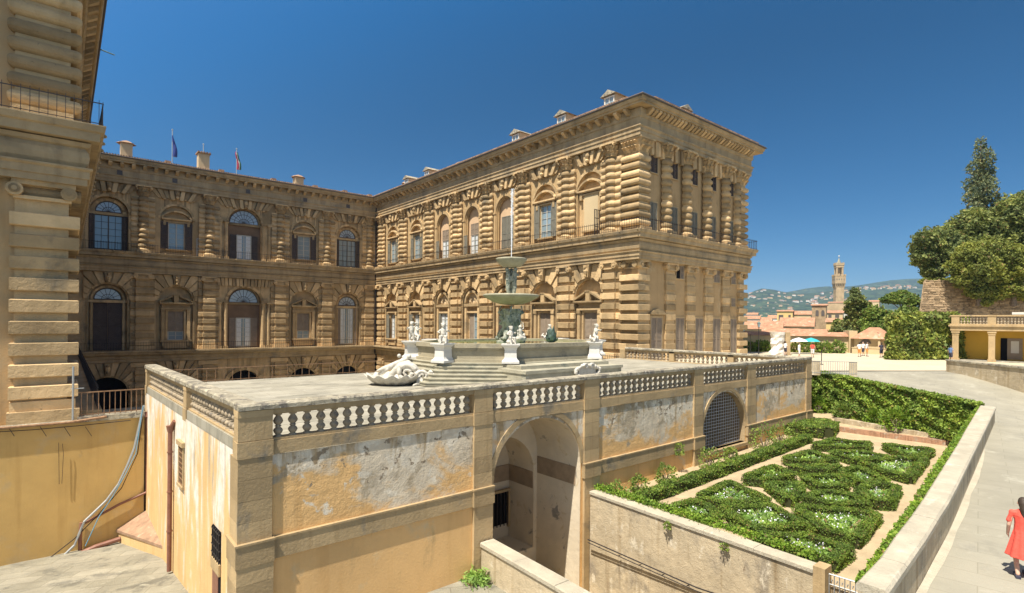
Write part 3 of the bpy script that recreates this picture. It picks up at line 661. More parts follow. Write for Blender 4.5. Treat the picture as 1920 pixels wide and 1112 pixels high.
def U_arch(loc, rz, full=False, r=1.6):
    b = MB(); arch_tunnel(b, 0, r, 14.2, 9.05, 0, .55); arch_band(b, 0, r+.12, r+.55, 14.2, -.14, .05, 20, legs=9.05); b.box(-r-.6,-r-.08,-.22,.05,14.0,14.2); b.box(r+.08,r+.6,-.22,.05,14.0,14.2)
    arch_band(b, 0, r-.14, r+.03, 14.2, .2, .3, 18, legs=9.05)
    o = win(loc, rz, b, M['inner_wall'])
    g = MB(); A = [(-r+.01, 9.06)]+arch_pts(0, r-.01, 14.2, 18)+[(r-.01, 9.06)]; g.add([(p[0],.52,p[1]) for p in A],[tuple(range(len(A)))]); g.build('blind_panel', mat('pink_cream_plaster', (.62,.43,.26), .1, .7, bump=.1), o)
    if full: shutter(o, -1.25, 1.25, 9.1, 13.6, .46, 'sh_grey', 2)
    else:
        shutter(o, -.95, .95, 12.0, 13.6, .46, 'sh_tan', 2); pane(o, -.85, .85, 9.15, 11.95, .5, 2, 4, 'sashw', curtain=True)
        shutter(o, -1.95, -1.0, 9.1, 12.0, -.1, 'sh_grey'); shutter(o, .98, 1.55, 9.1, 12.0, .3, 'sh_grey')
    return o
def big_bay(loc, rz, z0, zs, low=False):
    b = MB(); r = 2.35; arch_tunnel(b, 0, r, zs, z0+.02, 0, .85); arch_band(b, 0, r, r+.22, zs, -.1, .05, 20)
    for sg in (-1,1):
        for u in (2.62,3.45): 
            b.lathe([(.26,z0+.4),(.24,zs-.6),(.22,zs-.3),(.3,zs-.25),(.3,zs-.12)], 12, c=(sg*u,-.12,0)); b.box(sg*u-.32,sg*u+.32,-.44,.1,z0,z0+.4); b.box(sg*u-.33,sg*u+.33,-.45,.1,zs-.12,zs+.05)
        x = sorted((sg*2.35, sg*3.85)); b.box(x[0],x[1],-.4,.05,zs+.05,zs+.3)
    b.box(-r,r,.5,.86,zs-.3,zs+.02)
    o = win(loc, rz, b); fan(o, 2.05, zs+.05, .7, 10, 1 if low else 2)
    g = MB(); g.quad((-r+.02,.8,z0+.03),(r-.02,.8,z0+.03),(r-.02,.8,zs-.3),(-r+.02,.8,zs-.3)); g.build('back_panel', mat('brown_panel', (.20,.13,.08), .2, 1, bump=.1), o)
    t = z0+(4.6 if low else 3.9)
    pane(o, -1.0, 1.0, z0+.25, t, .74, 2, 6, 'sashw', curtain=True); shutter(o, -1.95, -1.05, z0+.2, t+.05, .66, 'sh_tan' if low else 'sh_dark'); shutter(o, 1.05, 1.95, z0+.2, t+.05, .66, 'sh_tan' if low else 'sh_dark')
    return o
def L_fan(loc, rz, closed=True):
    b = MB(); r = 2.1; arch_tunnel(b, 0, r+.03, 2.5, -4.48, 0, .7); arch_band(b, 0, 1.6, 1.85, 2.5, .35, .7, 18, legs=-4.48); b.box(-r,r,.3,.71,2.05,2.35)
    o = win(loc, rz, b); fan(o, 1.5, 2.5, .62, 7)
    if closed: shutter(o, -1.55, 1.55, -4.4, 2.0, .6, 'sh_dark', 2)
    else:
        pane(o, -1.1, 1.1, -4.2, 2.0, .62, 4, 6, 'sashw', curtain=True); shutter(o, -1.9, -1.15, -4.3, 2.0, .5, 'sh_tan'); shutter(o, 1.3, 1.6, -4.3, 2.0, .2, 'sh_tan')
    return o
def L_ped(loc, rz, op=0, sh='sh_tan', tall=False):
    b = MB(); r = 2.1; arch_tunnel(b, 0, r+.03, 2.5, -4.48, 0, .45)
    pediment(b, 1.95, 2.1, 1.0, -.35, .45, broken=True)
    b.box(-1.85,1.85,-.15,.45,1.25,1.45); b.box(-1.7,1.7,.05,.45,1.45,2.0)
    for sg in (-1,1): x = sorted((sg*1.35, sg*1.75)); b.box(x[0],x[1],-.12,.45,-3.2 if not tall else -4.4,1.25); b.box(x[0]-.04,x[1]+.04,-.2,.45,.9,1.25); x = sorted((sg*1.0, sg*1.25)); b.box(x[0],x[1],.1,.45,-3.1 if not tall else -4.4,1.15)
    b.box(-1.25,1.25,.08,.45,1.0,1.2)
    if not tall: b.box(-1.9,1.9,-.3,.45,-3.35,-3.15); b.box(-1.5,1.5,-.05,.45,-4.3,-3.35); [b.box(sg*1.5-.18,sg*1.5+.18,-.22,.4,-4.0,-3.35) for sg in (-1,1)]
    o = win(loc, rz, b); z0 = -4.3 if tall else -3.1
    if op:
        pane(o, -.6, .95, z0, .95, .36, 2, 6, 'sashw', curtain=True); shutter(o, -1.75, -.75, z0, .95, -.16, 'sh_grey')
    else:
        pane(o, -.9, .9, z0, z0+1.2, .38, 2, 2, 'sashw') if not tall else None
        shutter(o, -.95, .95, z0 if tall else z0+1.2, .98, .34, sh, 2)
    return o
def L_arch(loc, rz, kind=0):
    b = MB(); r = 2.1; arch_tunnel(b, 0, r+.03, 2.5, -4.48, 0, .5); arch_band(b, 0, 1.45, 1.75, 2.5, -.05, .5, 18); b.box(-1.8,1.8,-.1,.5,2.0,2.4)
    for sg in (-1,1): x = sorted((sg*1.35, sg*1.75)); b.box(x[0],x[1],.0,.5,-4.48,2.0)
    b.box(-1.35,1.35,.1,.5,1.1,1.35)
    o = win(loc, rz, b)
    g = MB(); A = arch_pts(0, 1.44, 2.42, 16); g.add([(p[0],.42,p[1]) for p in A],[tuple(range(len(A)))])
    for k in range(7): g.ball((-.9+k*.3,.38,2.75+.35*math.sin(k*1.9)), .24, 6, (1,.5,1.2))
    g.build('carved_lunette', M['cream'], o)
    if kind == 0: pane(o, -.8, .95, -4.3, 1.05, .4, 2, 6, 'sashw', curtain=True); shutter(o, -1.3, -.85, -4.3, 1.05, .2, 'sh_grey')
    elif kind == 1: shutter(o, -.95, .15, -4.3, 1.05, .4, 'sh_tan'); pane(o, .2, .95, -4.3, 1.05, .4, 1, 5, 'sashw')
    else: pane(o, -1.0, 1.0, -4.3, 1.0, .42, 2, 1, 'sash', 'dark'); shutter(o, -1.3, -.5, -4.3, 1.0, .2, 'sh_dark')
    return o
mc = [x[2] for x in MB_BAYS]
U_fan((mc[0],YM,0), 0); U_ped((mc[1],YM,0), 0); big_bay((mc[2],YM,0), 0, 9.03, 14.73); U_ped((mc[3],YM,0), 0, 'sh_dark'); U_fan((mc[4],YM,0), 0, 2.1)
L_fan((mc[0],YM,0), 0); L_ped((mc[1],YM,0), 0); big_bay((mc[2],YM,0), 0, -4.5, 2.5, True); L_ped((mc[3],YM,0), 0); L_fan((mc[4],YM,0), 0, False)
H = -math.pi/2; iy = [(a+c)/2 for a, c in INB]
for i, y in enumerate(iy):
    p = (XW, y, 0)
    if i in (0,1): U_ped(p, H, 'sh_grey')
    elif i in (2,3): U_arch(p, H)
    elif i == 4: U_arch(p, H, True, 1.75)
    elif i == 5: U_ped(p, H, 'sh_grey')
    else: U_ped(p, H, blind=True)
    if i in (0,1): L_ped(p, H, 1)
    elif i in (2,3,4): L_arch(p, H, i-2)
    else: L_ped(p, H, 0, 'sh_tan', True)
# end facade windows
def simple_win(x0, x1, z0, z1, mt, y=YE, hood=0, half=False, frame=.14):
    b = MB(); b.box(x0-frame,x0,y-.1,y+.3,z0,z1); b.box(x1,x1+frame,y-.1,y+.3,z0,z1); b.box(x0-frame,x1+frame,y-.1,y+.3,z1,z1+frame); b.box(x0-frame-.05,x1+frame+.05,y-.14,y+.3,z0-frame,z0)
    if hood: b.box(x0-.35,x1+.35,y-.32,y+.1,z1+.3,z1+.5); b.prism([(x0-.3,z1+.5),(x1+.3,z1+.5),((x0+x1)/2,z1+.95)], y-.28, y+.1)
    o = pbuild(b, 'window', M['dress'], (0,0,0))
    if half: 
        g = MB(); g.quad((x0,y-.03,z0),(x1,y-.03,z0),(x1,y-.03,z1),(x0,y-.03,z1)); g.build('pane', M['dark'], o); shutter(o, (x0+x1)/2, x1, z0, z1, y-.04, mt)
    else: shutter(o, x0, x1, z0, z1, y-.02, mt, 2)
for x0, x1 in ((44.75,45.95),(48.25,49.5),(52.0,53.3),(55.75,57.1),(59.9,61.0)):
    simple_win(x0, x1, 15.2, 17.0, 'sh_dark', frame=.1, half=x0 > 55 and x0 < 59); simple_win(x0, x1, 9.1, 12.2, 'sh_grey', frame=.1)
for i, (x0, x1) in enumerate(((45.1,46.95),(49.4,50.9),(53.1,54.6),(56.7,58.3),(60.6,62.0))): simple_win(x0, x1, -4.1, .5, 'sh_tan', hood=i == 0)
for x0, x1, hf in ((49.4,50.8,True),(56.8,58.1,False),(60.7,61.7,False)): simple_win(x0, x1, 4.7, 6.1, 'sh_tan', half=hf, frame=.1)
simple_win(60.75, 61.65, 2.0, 3.0, 'sh_tan', frame=.08)
for m_ in (5.6,11.9,21.4,30.0,37.2): b = MB(); b.box(m_-.3,m_+.3,YM-.7,YM-.6,19.35,19.95); pbuild(b, 'attic_vent', M['sash'])

# --- ground-floor arcade below the walkway
b = MB()
for a, c, m_ in MB_BAYS: arch_panel(b, a, c, -16, -6.1, m_, 2.35, -10.3, -16)
pbuild(b, 'arcade_wall', ST, (0, YM, 0))
b = MB()
for i, (a, c, m_) in enumerate(MB_BAYS):
    if i == 2: arch_band(b, m_, 2.35, 2.9, -10.3, YM-.25, YM+.02, 22, legs=-16)
    arch_tunnel(b, m_, 2.35, -10.3, -15.9, YM+.01, YM+1.2, back=False, sill=False)
pbuild(b, 'arcade_arch', ST)
vo = None
for i, (a, c, m_) in enumerate(MB_BAYS):
    if i == 2: continue
    pbuild(voussoirs((c-a)/2-1.3 if i else 2.7, 2.45, -10.3, -6.15, 15), 'arcade_surround', ST, (m_, YM, 0))
pr_ = pier(1.3, .8, z0=-16, z1=-6.9, n=9)
o = pbuild(pr_, 'banded_pier', ST, (8.28, YM, 0))
for x in (16.34,26.31,33.75,41.3): pinst(o, (x, YM, 0))
b = MB(); b.quad((XW,YM,-16),(XW,YE,-16),(XW,YE,-6),(XW,YM,-6)); pbuild(b, 'arcade_wall', ST)
b = pier(1.3, .8, z0=-16, z1=-6.9, n=9); o = pbuild(b, 'banded_pier', ST, (XW, 90.8, 0), H)
for y in (82.77,74.21): pinst(o, (XW, y, 0), H)

# --- iron railings
def railing(path, z0, h, step, name, mt, parent=None, off=0, spikes=False, r=.022, closed=False):
    b = MB(); P = path
    for a, c_ in zip(P[:-1], P[1:]):
        b.tube([(a[0],a[1],z0+h),(c_[0],c_[1],z0+h)], r*1.3, 4); b.tube([(a[0],a[1],z0+.1),(c_[0],c_[1],z0+.1)], r, 4)
    def f(p, d, n, i): b.tube([(p.x,p.y,z0),(p.x,p.y,z0+h+(.14 if spikes else 0))], r*.75, 4, cap=False)
    along(P, step, f)
    return b
def offpath(path, w_):
    mbx = MB(); sweep(mbx, path, [(w_, 0)]); return [(v[0], v[1]) for v in mbx.v]
# (sweep with one profile point gives the mitred offset line)
b = railing(offpath(PATH[:6]+[(XR,45)], 1.2), 9.03, 1.05, .3, 'r', None, spikes=True); ir = pbuild(b, 'balcony_railing', M['iron'])
b = MB(); b.ball((0,0,0), .1, 6); foot = b.build('railing_foot', M['dress'], ir, (5,YM-1.34,8.98))
def lump(p, d, n, i):
    if i % (2 if p.x < 3 else 3) == 0 and p.y > YE-2: f_ = foot.copy(); C.objects.link(f_); f_.parent = ir; f_.location = (p.x,p.y,8.98)
along(offpath(PATH[1:6], 1.34), .75, lump)
b = railing(offpath(INNER, 1.15), -4.5, 1.05, .3, 'r', None, spikes=True); pbuild(b, 'walkway_railing', M['iron'])
# barred partition gates on the balcony
def grille(x0, x1, z0, z1, loc, rz, mt='iron'):
    b = MB(); n = 5
    for k in range(n+1): u = x0+(x1-x0)*k/n; b.box(u-.03,u+.03,-.03,.03,z0,z1)
    for k in range(4): v = z0+(z1-z0)*k/3; b.box(x0,x1,-.025,.025,v-.03,v+.03)
    return pbuild(b, 'partition_grille', M[mt], loc, rz)
grille(-1.25, 0, 9.05, 11.7, (XW, 38.6, 0), 0); grille(-1.25, 0, 9.05, 11.7, (16.0,YM-.2,0), 0, 'galv'); grille(-.9,0,9.05,11.6,(34.9,YM-.2,0),0,'galv')
for y_, z_ in ((44.0,21.7),(56.0,21.7)):
    b = MB(); b.tube([(1.6,y_,z_),(3.0,y_-.3,z_-.35)], .05, 6); pbuild(b, 'eave_rod', M['bronze'])
# downpipe in the corner of the courtyard
b = MB(); b.tube([(XW-.7,YM-.75,20.8),(XW-.7,YM-.75,-6)], .1, 8); pbuild(b, 'downpipe', M['iron'])

def on_y(px, py, Y):                                   # where a line of sight meets the wall plane y = Y
    a = (px-995.4)/1019.2; b_ = (py-602.5)/1019.2; Rr = a*math.cos(ro)+b_*math.sin(ro); v = -a*math.sin(ro)+b_*math.cos(ro)
    d = Vector((CY+SY*Rr, SY-CY*Rr, -v)); return d*(Y/d.y)
def zat(px, py, F): return -((py-602.5)*math.cos(ro) - (px-995.4)*math.sin(ro))/1019.2*F

# ================================================================ FOUNTAIN TERRACE
YF = 16.7; TB = (3.17, 33.9); TXR = 41.0; ZC = -2.42; ZFL = -3.48
ter = empty('fountain_terrace', (22, 25, -9.5), 'raised stone-edged terrace with flaking ochre plaster walls and two arches, carrying the fountain', 'terrace')
TO = Vector((22, 25, -9.5))
def tb(mb, name, mats, smooth=False): return mb.build(name, mats, ter, tuple(-TO), 0, smooth)
AX, AR, AS = 14.9, 2.40, -6.22; BX, BS = 29.35, -6.32
b = MB()
b.quad((3.77,YF,-13),(12.0,YF,-13),(12.0,YF,-3.9),(3.77,YF,-3.9)); arch_panel(b, 12.0, 17.9, -13, -3.9, AX, AR, AS, -12.6, YF, 2.24, 28)
b.quad((17.9,YF,-13),(26.5,YF,-13),(26.5,YF,-3.9),(17.9,YF,-3.9)); arch_panel(b, 26.5, 32.3, -13, -3.9, BX, 2.4, BS, -7.25, YF, 2.3, 28); b.quad((32.3,YF,-13),(TXR,YF,-13),(TXR,YF,-3.9),(32.3,YF,-3.9))
b.quad((TXR,YF,-13),(TXR,34.2,-13),(TXR,34.2,-3.9),(TXR,YF,-3.9))
tb(b, 'front_wall', M['peel'])
b = MB(); b.quad((4.6,YF-.012,-13),(11.6,YF-.012,-13),(11.6,YF-.012,-6.9),(4.6,YF-.012,-6.9)); tb(b, 'lower_wall', M['ochre2'])
b = MB(); b.quad((TB[0],TB[1],-13),(3.77,YF,-13),(3.77,YF,-3.8),(TB[0],TB[1],-3.8)); tb(b, 'side_wall', M['peel2'])
b = MB(); b.slab([(3.8,YF+.02),(TXR-.02,YF+.02),(TXR-.02,34.2),(3.2,34.2)], -3.86, ZFL); tb(b, 'terrace_floor', M['paving'])
# passage behind the first arch
b = MB(); arch_tunnel(b, AX, AR, AS, -12.6, YF+.01, 19.6, 2.24, 28, back=False, sill=False); arch_panel(b, 12.0, 17.9, -12.6, -3.95, 15.2, 1.9, -7.2, -10.8, 19.6, 1.9, 20)
arch_tunnel(b, 15.2, 1.9, -7.2, -10.8, 19.6, 21.5, 1.9, 20)
tb(b, 'passage', M['jamb'])
M['impost'] = mat('dark_impost', (.30,.22,.14), .2, 2, bump=.3)
for q in ((AX+AR-.03,AX+AR-.005,YF+.3,19.55,-7.25,-6.45),(AX-AR+.005,AX-AR+.03,YF+.3,19.55,-7.25,-6.45),(17.07,17.095,19.65,21.45,-8.0,-7.2),(13.3,17.07,21.455,21.49,-8.0,-7.2)): b = MB(); b.box(*q); tb(b, 'impost_band', M['impost'])
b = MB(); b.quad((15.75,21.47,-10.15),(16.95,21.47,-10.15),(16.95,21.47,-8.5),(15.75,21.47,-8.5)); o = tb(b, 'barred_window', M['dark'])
b = MB(); [b.box(15.82+k*.22,15.86+k*.22,21.36,21.40,-10.2,-8.45) for k in range(6)]; b.build('window_bars', M['iron'], o)
b = MB(); b.box(16.95,17.06,21.3,21.45,-10.3,-8.38); b.box(15.5,16.95,21.3,21.45,-8.5,-8.38); b.build('window_frame', M['dress'], o)
# second arch: recess and lattice
b = MB(); arch_tunnel(b, BX, 2.4, BS, -7.25, YF+.01, 20.5, 2.3, 28, back=False); tb(b, 'arch_recess', M['stone_w'])
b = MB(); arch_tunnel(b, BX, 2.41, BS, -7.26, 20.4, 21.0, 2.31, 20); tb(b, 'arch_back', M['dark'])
b = MB()
for k in range(19):
    u = BX-2.35+4.7*k/18; hgt = BS+2.3*math.sqrt(max(0, 1-((u-BX)/2.4)**2)); b.box(u-.014,u+.014,YF+.37,YF+.40,-7.25,hgt)
for k in range(18):
    v = -7.2+3.1*k/17; d_ = 2.4 if v < BS else 2.4*math.sqrt(max(0, 1-((v-BS)/2.3)**2)); b.box(BX-d_,BX+d_,YF+.345,YF+.37,v-.013,v+.013)
tb(b, 'lattice_grille', plain('pale_lattice_metal', (.5,.5,.5), .5, .2))
# pilasters, bands, arch rims
PILS = [(3.66,4.56),(11.56,12.4),(17.45,18.4),(26.05,26.95),(31.85,32.9),(40.3,41.15)]
for i, (x0, x1) in enumerate(PILS):
    b = MB(); y1 = YF+.05; x1b = x1
    hs_ = [-12.9,-11.6,-10.4,-9.3,-8.3,-7.4,-6.9] if i in (0,) else [-12.9,-10.8,-8.9,-6.9]
    for a, c_ in zip(hs_[:-1], hs_[1:]): b.box(x0-.03 if i == 0 else x0, x1+.03, YF-.17 if i == 0 else YF-.12, y1 if i else YF+.9, a+.004, c_-.004)
    hs_ = [-6.28,-5.7,-5.1,-4.5,-3.9]
    for a, c_ in zip(hs_[:-1], hs_[1:]): b.box(x0,x1,YF-.09,y1 if i else YF+.8,a+.004,c_-.004)
    b.box(x0-.06,x1+.05,YF-.19,y1 if i else YF+.9,-6.9,-6.28); b.box(x0-.08,x1+.06,YF-.215,y1 if i else YF+.9,-6.30,-6.24)
    tb(b, 'pilaster', M['dress'])
for x0, x1 in ((4.5,11.62),(18.3,26.12),(32.8,40.4)):
    b = MB(); b.box(x0,x1,YF-.10,YF+.03,-6.88,-6.32); b.box(x0,x1,YF-.125,YF+.03,-6.32,-6.26); tb(b, 'string_course', M['dress'])
b = MB()
arch_band(b, AX, AR-.01, AR+.22, AS, YF-.04, YF+.02, 26); tb(b, 'arch_rim', M['dress']); b = MB(); arch_band(b, BX, 2.39, 2.6, BS, YF-.05, YF+.02, 26); b.box(BX-2.4,BX+2.4,YF-.2,YF+.3,-7.42,-7.25)
tb(b, 'arch_rim', M['dress'])
# side wall fittings
sx = lambda y: 3.77 + (TB[0]-3.77)*(y-YF)/(TB[1]-YF)
def sidebox(b, y0, y1, z0, z1, d, inn=-.02): 
    b.add([(sx(y0)-d,y0,z0),(sx(y1)-d,y1,z0),(sx(y1)-inn,y1,z0),(sx(y0)-inn,y0,z0),(sx(y0)-d,y0,z1),(sx(y1)-d,y1,z1),(sx(y1)-inn,y1,z1),(sx(y0)-inn,y0,z1)],[(0,3,2,1),(4,5,6,7),(0,1,5,4),(1,2,6,5),(2,3,7,6),(3,0,4,7)])
b = MB(); sidebox(b,24.15,25.1,-6.5,-6.4,.1); sidebox(b,24.15,24.27,-6.4,-4.9,.06); sidebox(b,24.98,25.1,-6.4,-4.9,.06); sidebox(b,24.1,25.15,-4.9,-4.72,.12); o = tb(b, 'slit_window', M['dress'])
b = MB(); sidebox(b,24.27,24.98,-6.4,-4.9,.015,0); b.build('opening', M['dark'], o)
b = MB(); [sidebox(b,24.27+.16*k,24.30+.16*k,-6.4,-4.9,.05,.03) for k in range(5)]; [sidebox(b,24.27,24.98,-6.38+.2*k,-6.355+.2*k,.055,.03) for k in range(8)]; b.build('window_bars', M['rust'], o)
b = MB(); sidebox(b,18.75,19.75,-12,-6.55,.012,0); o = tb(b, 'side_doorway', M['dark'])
b = MB(); sidebox(b,18.75,19.75,-7.9,-7.55,.07); b.build('lintel', M['dress'], o)
b = MB(); [sidebox(b,18.85+.2*k,18.88+.2*k,-7.55,-6.55,.06,.03) for k in range(5)]; [sidebox(b,18.75,19.75,-7.4+.25*k,-7.375+.25*k,.065,.03) for k in range(4)]; b.build('window_bars', M['iron'], o)
b = MB(); sidebox(b,19.0,19.7,-12,-7.9,.03,.014); b.build('door', M['pipe'], o)
b = MB(); b.tube([(sx(26.2)-.14,26.2,-4.45),(sx(26.2)-.14,26.2,-10.25)], .085, 10); b.tube([(sx(26.2)-.02,26.0,-4.15),(sx(26.2)-.14,26.2,-4.45)], .08, 8); b.tube([(sx(26.2)-.14,26.2,-4.35),(sx(26.2)-.14,26.2,-4.6)],[.15,.1],10)
for z in (-5.4,-7.0,-8.6): b.tube([(sx(26.2)-.14,26.2,z),(sx(26.2)-.14,26.2,z-.05)],.11,10)
tag(b.build('downpipe', M['pipe']), 'red-brown downpipe with a small hopper on the whitewashed side wall', 'downpipe')
# ---------------- balustrades
def baluster_mesh(h):
    P = [(.105,0),(.105,.05),(.07,.06),(.065,.09),(.10,.16),(.125,.24),(.11,.31),(.07,.37),(.055,.40),(.085,.42),(.085,.45),(.055,.47),(.07,.50),(.11,.57),(.13,.65),(.105,.75),(.065,.84),(.06,.88),(.10,.90),(.10,.97)]
    b = MB(); b.lathe([(r*1.08, z/.97*h) for r, z in P], 14); return b
bal0 = None
def balustrade(label, a, c_, peds, group=None, cop=M['coping'], front=True, counts=None, split_at=None):
    """a->c_ along the wall top, air on the right; peds = list of (start,end) distances of solid pedestals"""
    global bal0
    A = Vector(a); B = Vector(c_); L = (B-A).length; d = (B-A)/L; n = Vector((d.y,-d.x)); ang = math.atan2(d.y, d.x)
    root = empty('balustrade', (A.x, A.y, ZFL-.4), label, 'balustrade', group, ang)
    z = lambda v: v-(ZFL-.4)
    b = MB(); segs = max(4, int(L/1.9)); 
    for k in range(segs):
        u0 = L*k/segs; u1 = L*(k+1)/segs-.008; dz = rnd.uniform(-.006,.006); w0 = -.13; w1 = .42
        v = [(u0,w0,z(-2.56)),(u1,w0,z(-2.56)),(u1,w1,z(-2.56)),(u0,w1,z(-2.56)),(u0,w0,z(-2.44)+dz),(u1,w0,z(-2.44)+dz),(u1,w1,z(-2.44)+dz),(u0,w1,z(-2.44)+dz),(u0,w0+.05,z(-2.39)+dz),(u1,w0+.05,z(-2.39)+dz),(u1,w1-.05,z(-2.39)+dz),(u0,w1-.05,z(-2.39)+dz)]
        b.add(v, [(0,3,2,1),(8,9,10,11)]+[(i,(i+1)%4,(i+1)%4+4,i+4) for i in range(4)]+[(i+4,(i+1)%4+4,(i+1)%4+8,i+8) for i in range(4)])
    b.build('coping', cop, root)
    b = MB(); b.box(0,L,-.06,.34,z(-2.70),z(-2.564)); b.box(0,L,-.02,.3,z(-2.74),z(-2.70)); b.build('top_rail', M['dress'], root)
    b = MB(); b.box(0,L,-.05,.34,z(-3.88),z(-3.50)); b.box(0,L,-.02,.3,z(-3.50),z(-3.42)); b.build('bottom_rail', M['dress'], root)
    for u0, u1 in peds:
        b = MB(); b.box(u0,u1,-.085,.34,z(-3.42),z(-2.74)); b.box(u0-.02,u1+.02,-.11,.34,z(-3.9),z(-3.44)); b.box(u0-.01,u1+.01,-.1,.34,z(-2.76),z(-2.58)); b.build('pedestal', M['dress'], root)
    gaps = list(zip([p[1] for p in peds[:-1]], [p[0] for p in peds[1:]])); pos = []
    for gi, (g0, g1) in enumerate(gaps):
        nb = counts[gi] if counts else max(2, round((g1-g0)/.42))
        pos += [g0+(g1-g0)*(k+.5)/nb for k in range(nb)]
    if bal0 is None:
        bal0 = baluster_mesh(.68).build('baluster', M['bal'], root, (pos[0],.14,z(-3.42)), smooth=True); q = pos[1:]
    else: q = pos
    for u in q:
        o = bal0.copy(); C.objects.link(o); o.parent = root; o.location = (u,.14,z(-3.42))
    return root
M['bal'] = mat('worn_baluster_stone', (.33,.265,.18), .25, 2.5, bump=.35, patches=[((.18,.155,.125), 2.5, .54, .1, (1,1,1))])
balustrade('long front balustrade of five panels facing the garden, lichened coping', (3.66,YF), (41.15,YF), [(x0-3.66,x1-3.66) for x0, x1 in PILS], counts=[17,11,18,11,16])
L2 = math.hypot(3.77-TB[0], TB[1]-YF)
balustrade('side balustrade above the whitewashed wall with the downpipe', (TB[0]+.1,TB[1]), (3.87,YF+.2), [(0,.4),(9.3,9.85),(L2-.85,L2-.2)])
balustrade('far balustrade along the right edge of the terrace beside the palace wing', (TXR-.05,YF+.3), (TXR-.05,33.4), [(0,.5),(5.4,5.9),(11,11.5),(16.5,17.1)])
# far edge railing of the terrace and pots of greenery
def thing_rail(name, label, cat, path, z0, h, step, mt, r=.02, group=None, spikes=False):
    b = railing(path, z0, h, step, name, mt, r=r, spikes=spikes); o = b.build(name, mt); return tag(o, label, cat, group)
thing_rail('terrace_railing', 'low thin iron railing along the courtyard edge of the terrace floor', 'railing', [(3.6,33.9),(17.5,34.1)], ZFL, .75, .42, M['rust'])
thing_rail('iron_gate', 'dark iron gate between the far terrace balustrade and palace pier', 'gate', [(TXR-.1,33.6),(XW-.5,33.6)], ZFL-.2, 1.5, .14, M['iron'], spikes=True)

# ================================================================ FOUNTAIN
FX, FY = 22.0, 27.6
fo = empty('fountain', (FX, FY, ZFL), 'octagonal grey stone fountain basin with tiered bowls and a thin water jet', 'fountain')
def oct_(ax, by, cx_, cy_): return [(-cx_,-by),(cx_,-by),(ax,-cy_),(ax,cy_),(cx_,by),(-cx_,by),(-ax,cy_),(-ax,-cy_)]
def fb(mb, name, mats, smooth=False): return mb.build(name, mats, fo, (0,0,0), 0, smooth)
GS = M['grey_stone']; Z = lambda v: v-ZFL
OC = oct_(6.0,4.1,3.27,1.76)
def grow(P, d):
    n = len(P); out = []
    for i in range(n):
        p = Vector(P[i]); a = Vector(P[i-1]); c_ = Vector(P[(i+1)%n])
        n1 = Vector(((p-a).y,-(p-a).x)).normalized(); n2 = Vector(((c_-p).y,-(c_-p).x)).normalized(); q = p+(n1+n2)/(1+n1.dot(n2))*d; out.append((q.x,q.y))
    return out
for k in range(6):
    b = MB(); top = -2.3-.19*k; P = grow(OC, .3+.27*k)
    b.slab(P, Z(top-.195), Z(top-.05)); b.slab(grow(P,.04), Z(top-.05), Z(top)); fb(b, 'step', GS)
for sg, x0, x1, y0, y1 in ((1,-4.1,3.4,-6.4,-4.0),(1,-4.1,3.4,4.0,6.2)):
    b = MB(); b.box(x0,x1,y0,y1,0,Z(-2.72)); b.box(x0-.06,x1+.06,y0-.08,y1,Z(-2.72),Z(-2.55)); b.box(x0+.3,x1-.3,y0+.75,y1,Z(-2.55),Z(-2.36)); fb(b, 'plinth', GS)
b = MB(); n = 8
for inn, z0, z1, o_ in ((0,-2.3,-2.12,.12),(0,-2.12,-1.62,-.05),(0,-1.62,-1.5,.04),(0,-1.5,-1.27,.14)):
    Po = grow(OC, o_); Pi = grow(OC, -.45)
    for i in range(n):
        j = (i+1) % n; a, c_, e, g = Po[i], Po[j], Pi[j], Pi[i]
        b.add([(a[0],a[1],Z(z0)),(c_[0],c_[1],Z(z0)),(e[0],e[1],Z(z0)),(g[0],g[1],Z(z0)),(a[0],a[1],Z(z1)),(c_[0],c_[1],Z(z1)),(e[0],e[1],Z(z1)),(g[0],g[1],Z(z1))],[(0,3,2,1),(4,5,6,7),(0,1,5,4),(2,3,7,6)])
fb(b, 'basin_wall', M['basin'])
b = MB(); P = grow(OC, -.44); b.slab(P, Z(-2.2), Z(-1.37)); fb(b, 'water', M['water'])
pd = None
for i, (x, y) in enumerate(OC):
    a = math.atan2(y, x); px_, py_ = x+.18*math.cos(a), y+.18*math.sin(a)
    if pd is None:
        b = MB(); prf = [(.62,0),(.62,.12),(.5,.2),(.44,.3),(.42,.72),(.48,.85),(.60,.93),(.66,1.0),(.66,1.06)]
        b.lathe([(r*1.08,z) for r, z in prf], 4, math.pi/4, math.pi/4+2*math.pi); b.add([(.5,.5,1.055),(-.5,.5,1.055),(-.5,-.5,1.055),(.5,-.5,1.055)],[(0,1,2,3)])
        pd = b.build('pedestal', M['marble'], fo, (px_,py_,Z(-2.3)), a); 
    else: inst(pd, fo, (px_,py_,Z(-2.3)), a)
